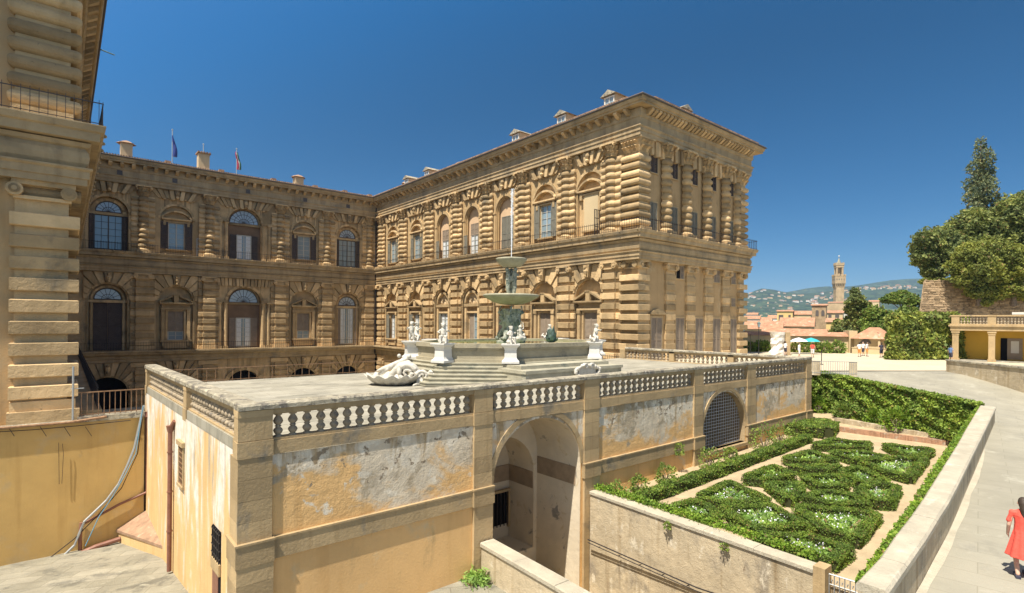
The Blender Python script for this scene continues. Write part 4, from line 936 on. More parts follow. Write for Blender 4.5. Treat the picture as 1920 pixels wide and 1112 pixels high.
# central stem: writhing figures, big bowl, figures, small bowl
b = MB(); r2 = random.Random(3)
b.lathe([(.95,0),(.95,.12),(.75,.16),(.75,.3),(.5,.35),(.42,1.2),(.5,1.9),(.6,2.2)], 16, c=(0,0,Z(-1.4)))
o = fb(b, 'stem_base', M['marble_g'])
b = MB()
for k in range(4):
    a = k*math.pi/2+.5; ca, sa = math.cos(a), math.sin(a)
    limb(b, [(ca*.35,sa*.35,.9),(ca*.75,sa*.75,.5),(ca*.95,sa*.95,.25),(ca*.6+sa*.4,sa*.6-ca*.4,.25)], [.2,.22,.16,.08])
    limb(b, [(ca*.3,sa*.3,.7),(ca*.42,sa*.42,1.3),(ca*.5,sa*.5,1.7)], [.22,.28,.2]); b.ball((ca*.55,sa*.55,2.0), .19, 8)
    limb(b, [(ca*.5,sa*.5,1.75),(ca*.75-sa*.25,sa*.75+ca*.25,1.9),(ca*.6-sa*.3,sa*.6+ca*.3,2.3)], [.1,.09,.07]); limb(b, [(ca*.5,sa*.5,1.7),(ca*.7+sa*.25,sa*.7-ca*.25,1.3)], [.1,.07])
    for q in range(5): 
        t = r2.uniform(0,1); b.ball((ca*.5+r2.uniform(-.2,.2),sa*.5+r2.uniform(-.2,.2),.9+t), r2.uniform(.1,.18), 6)
o2 = sculpt('stem_figures', b, M['marble_g'], fo, .045, (0,0,Z(-1.35)), 0, 2)
b = MB(); b.lathe([(.3,.0),(.7,.04),(1.2,.2),(1.62,.42),(1.82,.55),(1.84,.64),(1.74,.68),(1.4,.6),(0,.45)], 40, c=(0,0,Z(1.05))); fb(b, 'large_bowl', M['marble_o'], True)
b = MB()
for k in range(3):
    a = k*2.094+.9; ca, sa = math.cos(a), math.sin(a)
    limb(b, [(ca*.2,sa*.2,0),(ca*.26,sa*.26,.5),(ca*.22,sa*.22,1.0)], [.09,.14,.17]); limb(b, [(ca*.22,sa*.22,1.0),(ca*.25,sa*.25,1.5)], [.19,.15]); b.ball((ca*.33,sa*.33,1.68), .14, 8)
    limb(b, [(ca*.3,sa*.3,1.45),(ca*.42-sa*.2,sa*.42+ca*.2,1.3),(ca*.4-sa*.3,sa*.4+ca*.3,1.65)], [.07,.06,.05])
b.lathe([(.22,0),(.14,.4),(.2,1.2),(.3,1.8)], 10)
sculpt('upper_figures', b, M['marble_g'], fo, .04, (0,0,Z(1.65)), 0, 2)
b = MB(); b.lathe([(.2,0),(.6,.08),(.85,.3),(.99,.5),(1.02,.58),(.95,.62),(.7,.55),(0,.5)], 32, c=(0,0,Z(3.45))); fb(b, 'small_bowl', M['marble_o'], True)
mw = bpy.data.materials.new('water_spray'); mw.use_nodes = True; tt = mw.node_tree; bs = tt.nodes['Principled BSDF']; bs.inputs['Base Color'].default_value = (.9,.93,.96,1); bs.inputs['Roughness'].default_value = .3; bs.inputs['Alpha'].default_value = .55
b = MB(); b.tube([(0,0,Z(4.0)),(0,0,Z(5.6)),(0,0,Z(7.2)),(.01,0,Z(8.6))],[.03,.035,.05,.04],8)
for k in range(420):
    t = r2.random()**.8; zz = 4.6+4.0*t; rr = .03+.13*t*r2.random(); a = r2.random()*6.28; b.ball((rr*math.cos(a)+.03*t,rr*math.sin(a),Z(zz)), r2.uniform(.008,.026), 4, (1,1,2.2))
fb(b, 'water_jet', mw)

# ---- cherub statues
def cherub(label, x, y, z, rz, pose=0, s=1.0):
    b = MB()
    J = {0:'sit', 1:'stand', 2:'lean'}[pose]
    if J == 'sit':
        b.ball((0,0,.12), .24, 8, (1.1,1,.7)); hz = .30
        for sg in (-1,1): limb(b, [(sg*.08,.0,hz),(sg*.13,-.22,hz+.02),(sg*.12,-.26,.05),(sg*.12,-.34,.03)], [.085,.07,.05,.035])
    elif J == 'stand':
        hz = .48
        limb(b, [(-.07,0,hz),(-.09,-.03,.25),(-.08,0,.03),(-.08,-.08,.02)], [.085,.065,.045,.035]); limb(b, [(.07,0,hz),(.13,.02,.26),(.12,.07,.04),(.12,0,.02)], [.085,.065,.045,.035]); b.box(-.2,.2,-.18,.18,-.02,.03)
    else:
        hz = .34; b.ball((.05,.05,.12), .25, 8, (1.3,1,.6))
        for sg in (-1,1): limb(b, [(sg*.06,.0,hz),(sg*.1-.12,-.2,hz-.08),(sg*.1-.3,-.2,.05)], [.085,.07,.045])
    lean = {'sit':.0,'stand':.03,'lean':.14}[J]
    limb(b, [(0,0,hz),(lean*.5,-.02,hz+.16),(lean,0,hz+.34)], [.115,.13,.12]); b.tube([(lean,0,hz+.36),(lean,-.01,hz+.46)], .05, 8)
    hx = (lean, -.03, hz+.54); b.ball(hx, .115, 10, (.95,1,1.1)); b.ball((hx[0],hx[1]-.11,hx[2]-.01), .025, 6); b.ball((hx[0],hx[1]-.08,hx[2]-.05), .05, 6)
    for k in range(8): a = k*.8; b.ball((hx[0]+.09*math.cos(a),hx[1]+.03+.08*math.sin(a),hx[2]+.07), .045, 6)
    sh = hz+.32
    limb(b, [(lean-.12,0,sh),(lean-.24,-.10,sh-.1),(lean-.16,-.26,sh+.02 if pose else sh-.12)], [.05,.045,.03]); limb(b, [(lean+.12,0,sh),(lean+.26,-.05,sh+(.1 if pose == 1 else -.06)),(lean+.2,-.2,sh+(.26 if pose == 1 else .0))], [.05,.045,.03])
    for sg, hp in ((-1,(lean-.16,-.28,sh+.02 if pose else sh-.12)),(1,(lean+.2,-.22,sh+(.28 if pose == 1 else .0)))):
        for q in range(3): b.tube([hp,(hp[0]+.015*(q-1),hp[1]-.05,hp[2]+.01)], .012, 4)
    if pose == 2: limb(b, [(-.3,-.2,.1),(-.45,.0,.2),(-.3,.1,.35)], [.06,.08,.04])
    for v in range(len(b.v)): p = b.v[v]; b.v[v] = (p[0]*s, p[1]*s, p[2]*s)
    o = sculpt('cherub_statue', b, M['statue'], None, .022, (x, y, z), rz, 1)
    return tag(o, label, 'statue', 'marble cherubs round the fountain rim')
def onped(i): x, y = OC[i]; a = math.atan2(y, x); return FX+x+.18*math.cos(a), FY+y+.18*math.sin(a), -1.26
cherub('white cherub seated on the front pedestal in line with the bowls', *onped(0), -.2, 0, 1.05)
cherub('leaning white cherub pair on the right front pedestal of the basin', *onped(1), .2, 2, 1.15)
cherub('seated white cherub blowing a horn on the left front pedestal', *onped(7), -.6, 0, 1.2)
cherub('small standing white cherub on the leftmost pedestal', *onped(6), -.8, 1, 1.05)
cherub('standing white cherub with arm raised on the far side of the basin, left one', FX+4.3, FY+4.6, -1.3, -.4, 1, 1.2)
cherub('white cherub bust on block on the far right side of the basin', FX+6.0, FY+3.0, -1.3, -.2, 2, 1.1)
cherub('bending white cherub between the leftmost and horn-blowing ones', FX-5.0, FY+3.4, -1.3, .8, 2, 1.2)
b = MB(); b.lathe([(.3,0),(.42,.1),(.3,.22),(.12,.3)], 10); limb(b, [(-.3,0,.35),(0,0,.32),(.35,0,.42),(.62,0,.6)], [.2,.25,.16,.07]); limb(b, [(-.3,0,.35),(-.42,0,.65),(-.36,0,.8)], [.1,.05,.05]); b.ball((-.4,0,.82),.08,8); limb(b, [(.0,0,.5),(-.05,0,.85)], [.14,.12]); b.ball((-.05,0,1.05),.12,8); limb(b, [(-.05,0,.85),(.1,-.15,.95),(.16,-.1,1.3)],[.05,.04,.03]); limb(b,[(.05,.1,.45),(.1,-.25,.4),(.15,-.28,.2)],[.08,.07,.04])
tag(sculpt('swan_rider_statue', b, M['statue'], None, .03, (FX-1.0, FY-2.2, -1.4), .5, 1), 'white marble cherub riding a swan rising from the basin water', 'statue')
P, Nn = [], []
b = MB()
for k in range(26):
    a = k*2.4; t = k/26; rr = .12+.22*t; h = .25+.75*(1-t)
    q = [(rr*.4,.05,.05),(rr*1.3,h*.55,.13),(rr*1.5,h*.95,.09),(rr*1.7,h*1.15,.01)]; v = []
    for w_, dz, hw in q:
        for sg in (-1,1): v.append((w_*math.cos(a)-sg*hw*math.sin(a), w_*math.sin(a)+sg*hw*math.cos(a), dz))
    b.add(v, [(0,1,3,2),(2,3,5,4),(4,5,7,6)])
b.ball((0,0,.3),.18,8)
tag(b.build('bronze_artichoke', M['bronze'], None, (FX+2.1, FY-1.6, -1.42)), 'dark green bronze leafy artichoke standing in the basin water', 'sculpture')

# ---- big shell basin with scrolls beside the steps
sh = empty('shell_basin', (13.6, 26.9, ZFL), 'large white marble scalloped shell trough with scrolls and reclining cherub left of the steps', 'shell basin', None, math.atan2(-CY, SY)+.0)
b = MB(); nfl = 13
def fl_(a): return 1 + .07*math.cos(a*nfl)
prof = [(.45,0),(.8,.05),(1.2,.22),(1.45,.46),(1.52,.54),(1.44,.52),(1.15,.32),(.7,.16),(0,.12)]
V = []
b.lathe(prof, 78, fl=lambda a: 1)
for i, p in enumerate(b.v):
    r_ = math.hypot(p[0],p[1]); a = math.atan2(p[1],p[0]); k = (r_/1.5)**2; w_ = math.cos(a*nfl)
    b.v[i] = (p[0]*(1+.05*k*w_)*1.0-.15, p[1]*(1+.05*k*w_)*.75, p[2]+.09*k*w_)
b.build('shell_bowl', M['statue'], sh, (0,0,0), 0, True)
b = MB()
def spiral(b, c, R0, turns, r, flip=1, ax=0, n=26):
    pts = []; rs = []
    for k in range(n):
        t = k/(n-1); a = t*turns*2*math.pi; rr = R0*(1-t*.9)
        pts.append((c[0]+flip*rr*math.cos(a), c[1]-.02*k*ax, c[2]+rr*math.sin(a))); rs.append(r*(1-t*.55))
    b.tube(pts, rs, 7)
for yy in (-.05,.14,.33): spiral(b, (.55,yy,.62), .52, 1.8, .15)
limb(b, [(-.35,.1,.45),(-.1,.1,.75),(.2,.1,1.0),(.6,.1,1.14),(.95,.1,.95),(1.25,.1,.62)], [.14,.19,.22,.2,.16,.12])
for yy in (-.1,.08): spiral(b, (1.42,yy,.5), .3, 1.6, .09, -1)
for k in range(7): a = .9-k*.3; limb(b, [(1.55,.05,.35),(1.55+.45*math.cos(a),.0,.35+.5*math.sin(a)),(1.5+.66*math.cos(a-.15),-.12,.32+.55*math.sin(a-.1))], [.1,.09,.03])
limb(b, [(1.2,-.1,.3),(1.25,-.35,.1),(1.05,-.6,.04)], [.14,.12,.06]); limb(b, [(1.35,-.1,.2),(1.5,-.45,.08)], [.12,.07])
sculpt('scrolls', b, M['statue'], sh, .035, (0,0,0), 0, 1)
b = MB(); limb(b, [(-.1,.2,1.1),(.25,.2,1.25),(.5,.2,1.4)], [.16,.17,.13]); b.ball((.1,.15,1.55),.12,8); b.ball((.62,.2,1.52),.15,8); limb(b,[(-.1,.2,1.1),(-.4,.2,.95),(-.75,.2,.85),(-1.1,.25,.72)],[.16,.17,.13,.06]); limb(b,[(.3,.2,1.25),(.75,.1,1.1),(.7,.0,.95)],[.08,.07,.04])
for k in range(8): b.ball((-.5-.09*k,.1+.04*k,.82-.05*k), .09, 6)
sculpt('reclining_cherub', b, M['statue'], sh, .03, (0,0,0), 0, 1)
# ---- small wall basin on the plinth front
b = MB()
for k in range(30):
    a = 2*math.pi*k/30; b.ball((.95*math.cos(a)*(1+.05*math.sin(5*a)),0,.46+.38*math.sin(a)+.03*math.sin(7*a)), .11+.03*math.sin(k*2.2), 6, (1,1,1))
b.box(-.7,.7,.02,.12,.12,.72)
for sg in (-1,1): spiral(b, (sg*.25,-.12,.78), .16, 1.4, .06, sg)
tag(sculpt('wall_basin', b, M['statue'], None, .03, (FX+.35, FY-6.52, ZFL+.22), 0, 1), 'oval white marble basin with scroll rim set on the front of the fountain plinth', 'wall basin')
for dx, lb in ((-2.1,'flat white stone slab at the plinth foot, left of the oval basin'),(2.55,'flat white stone slab at the plinth foot, right of the oval basin')):
    b = MB(); b.rbox(-.5,.5,-.25,.25,0,.16,.04); tag(b.build('stone_slab', M['marble'], None, (FX-.1+dx,FY-6.75,ZFL)), lb, 'stone slab')
# curved steps at the right of the plinth
b = MB()
for k in range(4): b.lathe([(0,.0),(1.1+.45*(3-k),.0),(1.1+.45*(3-k),.17),(0,.17)], 14, -math.pi/2, math.pi*.1, c=(3.5,-4.2,.17*k))
fb(b, 'curved_steps', GS)

# ================================================================ GROUND, YARD, ROAD
def struct(mb, name, mats, **k): return tag(mb.build(name, mats, **k), kind='structure')
b = MB(); b.quad((-12,34.2,-16),(60,34.2,-16),(60,94,-16),(-12,94,-16)); struct(b, 'courtyard_floor', M['flag'])
def patch(name, pts, mt, nx=24, ny=24, amp=.0, fz=None):
    """quad patch given by four corners, subdivided"""
    a, b_, c_, d = [Vector(p) for p in pts]; m = MB()
    for j in range(ny+1):
        for i in range(nx+1):
            u, v = i/nx, j/ny; p = (a*(1-u)+b_*u)*(1-v)+(d*(1-u)+c_*u)*v
            m.v.append((p.x, p.y, p.z + amp*(math.sin(p.x*3.1)+math.sin(p.y*2.7+p.x)))) 
    for j in range(ny):
        for i in range(nx): k = j*(nx+1)+i; m.f.append((k,k+1,k+nx+2,k+nx+1)); m.m.append(0)
    return struct(m, name, mt)
patch('yard_paving', [(-14,8,-8.7),(3.9,8,-8.7),(3.9,34,-11.05),(-14,34,-11.05)], M['flag'], amp=.01)
patch('forecourt_ground', [(3.85,2,-9.5),(12.0,2,-9.5),(12.0,17.2,-9.5),(3.85,17.2,-9.5)], M['flag'])
patch('ramp_floor', [(11.8,2,-12.4),(19.5,2,-12.4),(19.5,23.2,-12.4),(11.8,23.2,-12.4)], M['par_side'])
# ochre retaining wall of the yard with ledge
b = MB(); b.box(-26,3.1,33.32,35.2,-16,-4.95); o = b.build('yard_wall', M['yard']); tag(o, 'tall ochre retaining wall below the palace pier, with pipes and cables on it', 'wall')
b = MB(); b.box(-26,3.1,33.2,33.5,-4.95,-4.83); b.box(.5,3.1,33.24,35.3,-4.83,-4.7); b.build('ledge', M['coping'], o)
thing_rail('yard_railing', 'rusty picket railing on the yard wall between palace pier and terrace', 'railing', [(.55,33.4),(3.1,33.45)], -4.72, 1.15, .21, M['rust'], r=.028)
b = MB(); b.tube([(.35,33.3,-4.8),(.35,33.3,-2.3)], .045, 8); b.tube([(.25,33.3,-3.35),(.75,33.3,-3.35)], .02, 6); tag(b.build('scaffold_pole', M['galv']), 'upright grey steel pole clamped at the left end of the yard railing', 'pole')
wp = lambda pts, Y=33.2: [on_y(x, y, Y) for x, y in pts]
b = MB(); b.tube(wp([(-40,806),(60,798),(130,792),(200,781)]), .06, 8); tag(b.build('wall_pipe', M['rust']), 'long horizontal rusty pipe just below the ledge of the yard wall', 'pipe')
b = MB(); b.tube(wp([(-40,812),(60,806),(150,798),(245,788)]), .018, 5)
for x in (15,75,120,160): b.tube(wp([(x,800),(x+12,818)]), .015, 4)
tag(b.build('wall_cable', M['iron']), 'thin dark cable running under the rusty pipe on the yard wall', 'cable')
b = MB(); b.tube(wp([(277,775),(277,922)]), .09, 8); b.tube([on_y(277,772,33.2), on_y(277,782,33.15)], .14, 8); b.tube(wp([(277,922),(225,945),(155,983)]), .06, 8); b.tube(wp([(153,980),(150,1004),(150,1036)]), .08, 8)
tag(b.build('drain_pipe', M['pipe']), 'brown drainpipe down the wall corner then slanting left to a short stub', 'pipe')
b = MB(); b.tube(wp([(141,1042),(180,1025),(226,1010)], 33.0), .11, 8); tag(b.build('low_pipe', M['pipe']), 'short thick brown pipe lying at the foot of the yard wall', 'pipe')
b = MB(); b.tube(wp([(270,760),(262,795),(252,840),(240,870),(222,908),(200,938),(175,962),(158,978),(149,1000),(140,1022),(115,1046),(70,1062),(0,1082),(-40,1092)], 33.1), .055, 7)
tag(b.build('white_cable', M['galv']), 'thick pale cable swooping down the yard wall from the railing to the ground', 'cable')
b = MB(); b.tube(wp([(268,762),(255,850),(235,890),(212,930),(185,970),(160,1024)], 33.05), .02, 5); tag(b.build('blue_hose', plain('blue_plastic', (.12,.30,.42), .5)), 'thin blue hose hanging beside the pale cable', 'hose')
b = MB(); b.tube(wp([(270,764),(258,850),(228,915),(180,970),(140,1010),(95,1045)], 33.12), .022, 5); tag(b.build('black_cable', M['iron']), 'thin black cable behind the pale cable on the yard wall', 'cable')
b = MB(); b.tube(wp([(110,830),(111,908)]), .012, 4); b.tube(wp([(117,832),(119,850),(116,907)]), .012, 4); tag(b.build('hanging_wire', M['iron']), 'pair of short wires hanging on the middle of the yard wall', 'wire')
T_, L_, R_ = Vector((3.3,33.3,-9.6)), Vector((2.0,33.3,-10.35)), Vector((3.42,28.4,-10.0))
b = MB(); b.add([T_, L_, R_, L_+Vector((0,0,-.12)), R_+Vector((0,0,-.12)), T_+Vector((0,0,-.12)), L_+Vector((.1,-.0,-.9)), R_+Vector((.0,.1,-.9))], [(0,1,2),(1,3,4,2)]); 
o = b.build('corner_roof', M['tile']); tag(o, 'small triangular brick-tiled lean-to roof in the corner of the yard', 'lean-to')
b = MB(); b.add([L_+Vector((.08,0,-.1)), R_+Vector((-.02,.12,-.1)), R_+Vector((-.02,.12,-1.2)), L_+Vector((.08,0,-1.4))], [(0,1,2,3)]); b.build('wall', M['peel2'], o)

# low wall beside the arch, garden retaining wall
def cop_wall(name, label, a, c_, zt, zb, th, side, top, over=.06, ct=.14, zt2=None):
    A, B = Vector(a), Vector(c_); d = (B-A).normalized(); n = Vector((d.y,-d.x)); zt2 = zt if zt2 is None else zt2
    def blk(m, w0, w1, z0, z1, dz, e=0):
        P = [A-d*e+n*w0, B+d*e+n*w0, B+d*e+n*w1, A-d*e+n*w1]; zz = [z0, z0+dz, z0+dz, z0]; zz2 = [z1, z1+dz, z1+dz, z1]
        m.add([(p.x,p.y,q) for p, q in zip(P, zz)]+[(p.x,p.y,q) for p, q in zip(P, zz2)], [(0,3,2,1),(4,5,6,7),(0,1,5,4),(1,2,6,5),(2,3,7,6),(3,0,4,7)])
    m = MB(); blk(m, -th/2, th/2, zb, zt-ct, zt2-zt); o = m.build(name, side); tag(o, label, 'wall')
    L = (B-A).length; k = max(1, int(L/1.9))
    m = MB()
    for i in range(k):
        P0 = A+d*(L*i/k+.004); P1 = A+d*(L*(i+1)/k-.004); t0 = zt+(zt2-zt)*i/k; t1 = zt+(zt2-zt)*(i+1)/k; j = rnd.uniform(-.012,.012); w0, w1 = -th/2-over, th/2+over
        V = [P0+n*w0,P1+n*w0,P1+n*w1,P0+n*w1]; T = [t0,t1,t1,t0]
        m.add([(p.x,p.y,q-ct) for p, q in zip(V,T)]+[(p.x,p.y,q-.03+j) for p, q in zip(V,T)]+[((p+(A+d*((p-A).dot(d))-p)*.08).x,(p+(A+d*((p-A).dot(d))-p)*.08).y,q+j) for p, q in zip(V,T)],
              [(0,3,2,1),(8,9,10,11)]+[(i_,(i_+1)%4,(i_+1)%4+4,i_+4) for i_ in range(4)]+[(i_+4,(i_+1)%4+4,(i_+1)%4+8,i_+8) for i_ in range(4)])
    m.build('coping', top, o); return o
cop_wall('ramp_wall', 'low coped wall running forward from the pilaster left of the arch', (12.1,YF-.2), (11.75,4), -8.25, -13, .5, M['par_side'], M['par_top'])
gw = cop_wall('garden_wall', 'stained pale retaining wall with stone coping holding up the garden, handrail on it', (18.0,YF-.15), (17.72,6.95), -7.5, -13, .42, M['par_side'], M['par_top'])
b = MB(); b.box(17.48,17.98,6.62,6.97,-9.5,-7.42); b.build('end_post', M['dress'], gw)
x_ = 17.50
b = MB(); b.tube([(x_,16.4,-9.55),(x_,11,-9.62),(x_,7.55,-9.35)], .028, 6); b.tube([(x_,16.4,-9.68),(x_,11,-9.75),(x_,7.55,-9.5)], .02, 6); b.tube([(x_,7.55,-9.35),(x_,7.4,-9.38),(x_,7.38,-9.47),(x_,7.48,-9.52)], .025, 6)
for k in range(8): y = 15.8-k*1.1; b.tube([(x_,y,-9.7),(x_+.12,y,-9.72)], .02, 5)
tag(b.build('handrail', M['iron']), 'thin rusty double handrail fixed along the garden retaining wall', 'handrail')
# iron gate of the garden
A_, B_ = Vector((17.75,6.6)), Vector((17.9,4.75)); b = MB(); d = (B_-A_)/13
for k in range(14):
    p = A_+d*k; b.tube([(p.x,p.y,-9.4),(p.x,p.y,-7.62)], .018, 5)
    if k < 13: q = p+d*.5; spiral(b, (q.x,q.y,-7.82), .055, 1.3, .012, 1, 0, 12)
b.tube([(A_.x,A_.y,-7.62),(B_.x,B_.y,-7.62)], .024, 5); b.tube([(A_.x,A_.y,-7.92),(B_.x,B_.y,-7.92)], .016, 5)
tag(b.build('garden_gate', M['galv']), 'grey wrought iron gate with small scrolls at the end of the garden wall', 'gate')
# parapet beside the ramp
PP0, PP1 = Vector((10.8,3.31)), Vector((40.3,6.55)); pdv = (PP1-PP0).normalized(); pn = Vector((pdv.y,-pdv.x))
OUT = [(6.0,2.62),(10.75,3.09),(11.93,3.18),(13.61,3.3),(15.66,3.49),(18.06,3.7),(23.0,4.26),(28.99,4.93),(39.88,6.16)]
INN = [(10.82,3.57),(11.9,3.6),(14.49,3.88),(16.28,4.02),(20.38,4.5),(25.71,5.12),(31.09,5.79),(39.95,6.85)]
def poly_at(P, x):
    return float(np.interp(x, [p[0] for p in P], [p[1] for p in P]))
b = MB(); xs_ = [10.8, 12.3, 14.0, 15.7, 17.5, 19.6, 21.8, 24.0, 26.3, 28.7, 31.2, 34.0, 37.0, 39.92]
for x0, x1 in zip(xs_[:-1], xs_[1:]):
    x1 -= .012; j = rnd.uniform(-.006,.006); V = [(x0,poly_at(OUT,x0)-.03),(x1,poly_at(OUT,x1)-.03),(x1,poly_at(INN,x1)),(x0,poly_at(INN,x0))]; e = .05
    W_ = [(V[0][0],V[0][1]+e),(V[1][0],V[1][1]+e),(V[2][0],V[2][1]-e),(V[3][0],V[3][1]-e)]
    b.add([(p[0],p[1],-4.76) for p in V]+[(p[0],p[1],-4.65+j) for p in V]+[(p[0],p[1],-4.6+j) for p in W_],
          [(0,3,2,1),(8,9,10,11)]+[(q,(q+1)%4,(q+1)%4+4,q+4) for q in range(4)]+[(q+4,(q+1)%4+4,(q+1)%4+8,q+8) for q in range(4)])
m = MB(); 
for x0, x1 in zip(xs_[:-1], xs_[1:]): m.slab([(x0,poly_at(OUT,x0)+.02),(x1,poly_at(OUT,x1)+.02),(x1,poly_at(INN,x1)-.03),(x0,poly_at(INN,x0)-.03)], -10, -4.762)
o = m.build('parapet_wall', M['par_side']); tag(o, 'broad pale stone parapet wall between the garden and the sloping road', 'parapet wall'); b.build('coping', M['par_top'], o)
# road and plaza
rows = [(2.0,-5.55),(6,-5.55),(12,-5.55),(20,-5.55),(31,-5.5),(35,-5.1),(39,-4.5),(43,-4.02),(47,-3.91),(54,-3.905)]
def leftpt(F):
    if F <= 31:
        for k in range(400):
            x = 1.5+k*.1; y = poly_at([(0,1.95)]+OUT, x)
            if x*CY+y*SY >= F: break
        return Vector((x, y+.15))
    t = min(1, (F-31)/13.2); return Vector((40.6,6.7))*(1-t)+Vector((46.9,19.3))*t if F < 45 else Vector((46.9,19.3))+Vector((CY,SY))*(F-45)
m = MB(); nu = 30
for F, z in rows:
    p = leftpt(F)
    for i in range(nu+1): q = p+Vector((SY,-CY))*(70*(i/nu)**1.6); m.v.append((q.x,q.y,z))
for j in range(len(rows)-1):
    for i in range(nu): k = j*(nu+1)+i; m.f.append((k,k+1,k+nu+2,k+nu+1)); m.m.append(0)
struct(m, 'road', M['road'])
m = MB(); xs2 = np.linspace(7, 39.6, 24)
for x0, x1 in zip(xs2[:-1], xs2[1:]): m.quad((x0,poly_at(OUT,x0)-.16-.03*math.sin(x0*3),-5.545),(x1,poly_at(OUT,x1)-.16-.03*math.sin(x1*3),-5.545),(x1,poly_at(OUT,x1)+.01,-5.53),(x0,poly_at(OUT,x0)+.01,-5.53))
struct(m, 'gutter_strip', M['par_top'])
b = MB(); b.add([(41.02,33.9,-3.9),(41.02,17,-3.9),(44.0,17.6,-3.9),(46.9,19.25,-3.9),(57.0,12.2,-3.9),(80,-2,-3.9),(130,-2,-3.9),(130,60,-3.9),(88,58,-3.9),(XR,44,-3.9),(XR,33.9,-3.9)], [tuple(range(11))]); struct(b, 'plaza', M['gravel'])
b = MB(); b.quad((XW,33.88,-3.896),(41.02,33.88,-3.896),(41.02,31,-3.896),(XW,31,-3.896)); 
# garden ground
GG = lambda x: -8.05+.0265*(x-18)
b = MB(); b.add([(x,y,GG(x)) for x, y in ((17.9,16.8),(17.9,4.0),(41.5,6.9),(44,12.5),(46,20),(41,20))], [(0,1,2,3,4,5)]); b.quad((17.95,4.0,-8.05),(17.95,7,-8.05),(17.95,7,-13),(17.95,4.0,-13)); struct(b, 'garden_path', M['earth'])
# raised bed behind a brick edge
b = MB(); b.add([(40.6,17.5,-7.3),(41.0,12.8,-7.25),(41.4,8.6,-7.15),(41.0,7.6,-7.0),(46.9,19.2,-6.9),(46,20,-6.9)], [(0,1,2,3,4,5)]); b.add([(40.6,17.5,-7.5),(41.0,12.8,-7.5),(41.4,8.6,-7.5),(40.6,17.5,-7.3),(41.0,12.8,-7.25),(41.4,8.6,-7.15)], [(0,1,4,3),(1,2,5,4)]); struct(b, 'raised_bed', M['earth'])
M['brick'] = mat('old_brick', (.42,.24,.15), .25, 3, bump=.6, patches=[((.45,.40,.32), 2, .55, .1, (1,1,1))], brick=(.28,.08,.01,(0,0,0)))
b = MB(); 
for a, c_ in zip([(40.5,17.3),(40.9,14.5),(41.0,12.0)], [(40.9,14.5),(41.0,12.0),(41.35,8.7)]): b.slab([(a[0]-.12,a[1]),(a[0]+.15,a[1]),(c_[0]+.15,c_[1]),(c_[0]-.12,c_[1])], -7.5, -7.12)
tag(b.build('brick_edging', M['brick']), 'worn brick edging of the raised bed at the far end of the garden', 'edging')
b = MB(); b.slab([(42.6,15.6),(42.8,15.4),(42.2,12.4),(41.95,12.5)], -7.3, -6.82); b.slab([(41.95,12.5),(42.2,12.4),(41.75,9.0),(41.55,9.05)], -7.3, -6.86)
tag(b.build('stone_edging', M['par_side']), 'cracked upper stone edging below the ivy wall', 'edging')
# ivy covered wall
IVA, IVB = Vector((46.86,19.15)), Vector((40.75,6.95)); ivd = (IVB-IVA); ivL = ivd.length; ivn = Vector((-ivd.y, ivd.x)).normalized()
if ivn.x > 0: ivn = -ivn
g = np.random.default_rng(5)
def ivy_surf(n, seed, size, f):
    g = np.random.default_rng(seed); P = f(g, n); return np_leaves(P, size, seed=seed)
def fi(g, n):
    t = g.uniform(-.01,1,n); v = g.uniform(0,1,n); zt = -3.82+(-4.62+3.82)*t; zb = -7.0; z = zb+(zt-zb)*v; o = .12+.16*np.sin(t*31+v*7)*np.cos(v*11+t*9)+g.normal(0,.07,n)+.25*(1-v)
    return np.stack([IVA.x+ivd.x*t+ivn.x*o, IVA.y+ivd.y*t+ivn.y*o, z+g.normal(0,.03,n)],1)
def fi2(g, n):
    t = g.uniform(-.01,1,n); o = g.uniform(-.25,.35,n); return np.stack([IVA.x+ivd.x*t+ivn.x*o, IVA.y+ivd.y*t+ivn.y*o, -3.8+(-.8)*t+g.normal(0,.05,n)],1)
core = MB(); core.cur = 1
core.add([(IVA.x-ivn.x*.3,IVA.y-ivn.y*.3,-7.3),(IVB.x-ivn.x*.3,IVB.y-ivn.y*.3,-7.3),(IVB.x+ivn.x*.05,IVB.y+ivn.y*.05,-7.3),(IVA.x+ivn.x*.05,IVA.y+ivn.y*.05,-7.3),(IVA.x-ivn.x*.3,IVA.y-ivn.y*.3,-3.88),(IVB.x-ivn.x*.3,IVB.y-ivn.y*.3,-4.68),(IVB.x+ivn.x*.05,IVB.y+ivn.y*.05,-4.68),(IVA.x+ivn.x*.05,IVA.y+ivn.y*.05,-3.88)],[(4,5,6,7),(2,3,7,6),(0,1,5,4),(1,2,6,5),(3,0,4,7)])
o = leaf_obj('ivy_wall', [(*ivy_surf(30000,11,.115,fi),0),(*ivy_surf(6000,12,.11,fi2),0)], [M['ivy'],M['boxcore']], core=core); tag(o, 'retaining wall wholly clad in bright green ivy at the far end of the garden', 'ivy wall')
def fi3(g, n):
    x = 11.0+28.9*g.uniform(0,1,n)**1.25; VX = [(11.23,3.72),(12.39,3.86),(14.18,4.09),(17.5,4.47),(21.69,5.02),(25.7,5.5),(33.1,6.3),(39.66,7.05)]
    yi = np.interp(x,[p[0] for p in INN],[p[1] for p in INN]); yo = np.interp(x,[p[0] for p in VX],[p[1] for p in VX])+.03*np.sin(x*9); q = g.uniform(-.05,.72,n)
    return np.stack([x, yi+(yo-yi)*q-.02, -4.70+g.normal(0,.03,n)],1)
o = leaf_obj('ivy_strip', [(*ivy_surf(10000,13,.052,fi3),0)], [M['ivyl']]); tag(o, 'narrow strip of light green ivy creeping along the inner edge of the parapet', 'ivy')
def fi4(g, n):
    y = g.uniform(7.1,16.6,n); return np.stack([18.28+g.normal(0,.11,n)+.02*np.sin(y*5), y, -7.46+np.abs(g.normal(0,.09,n))],1)
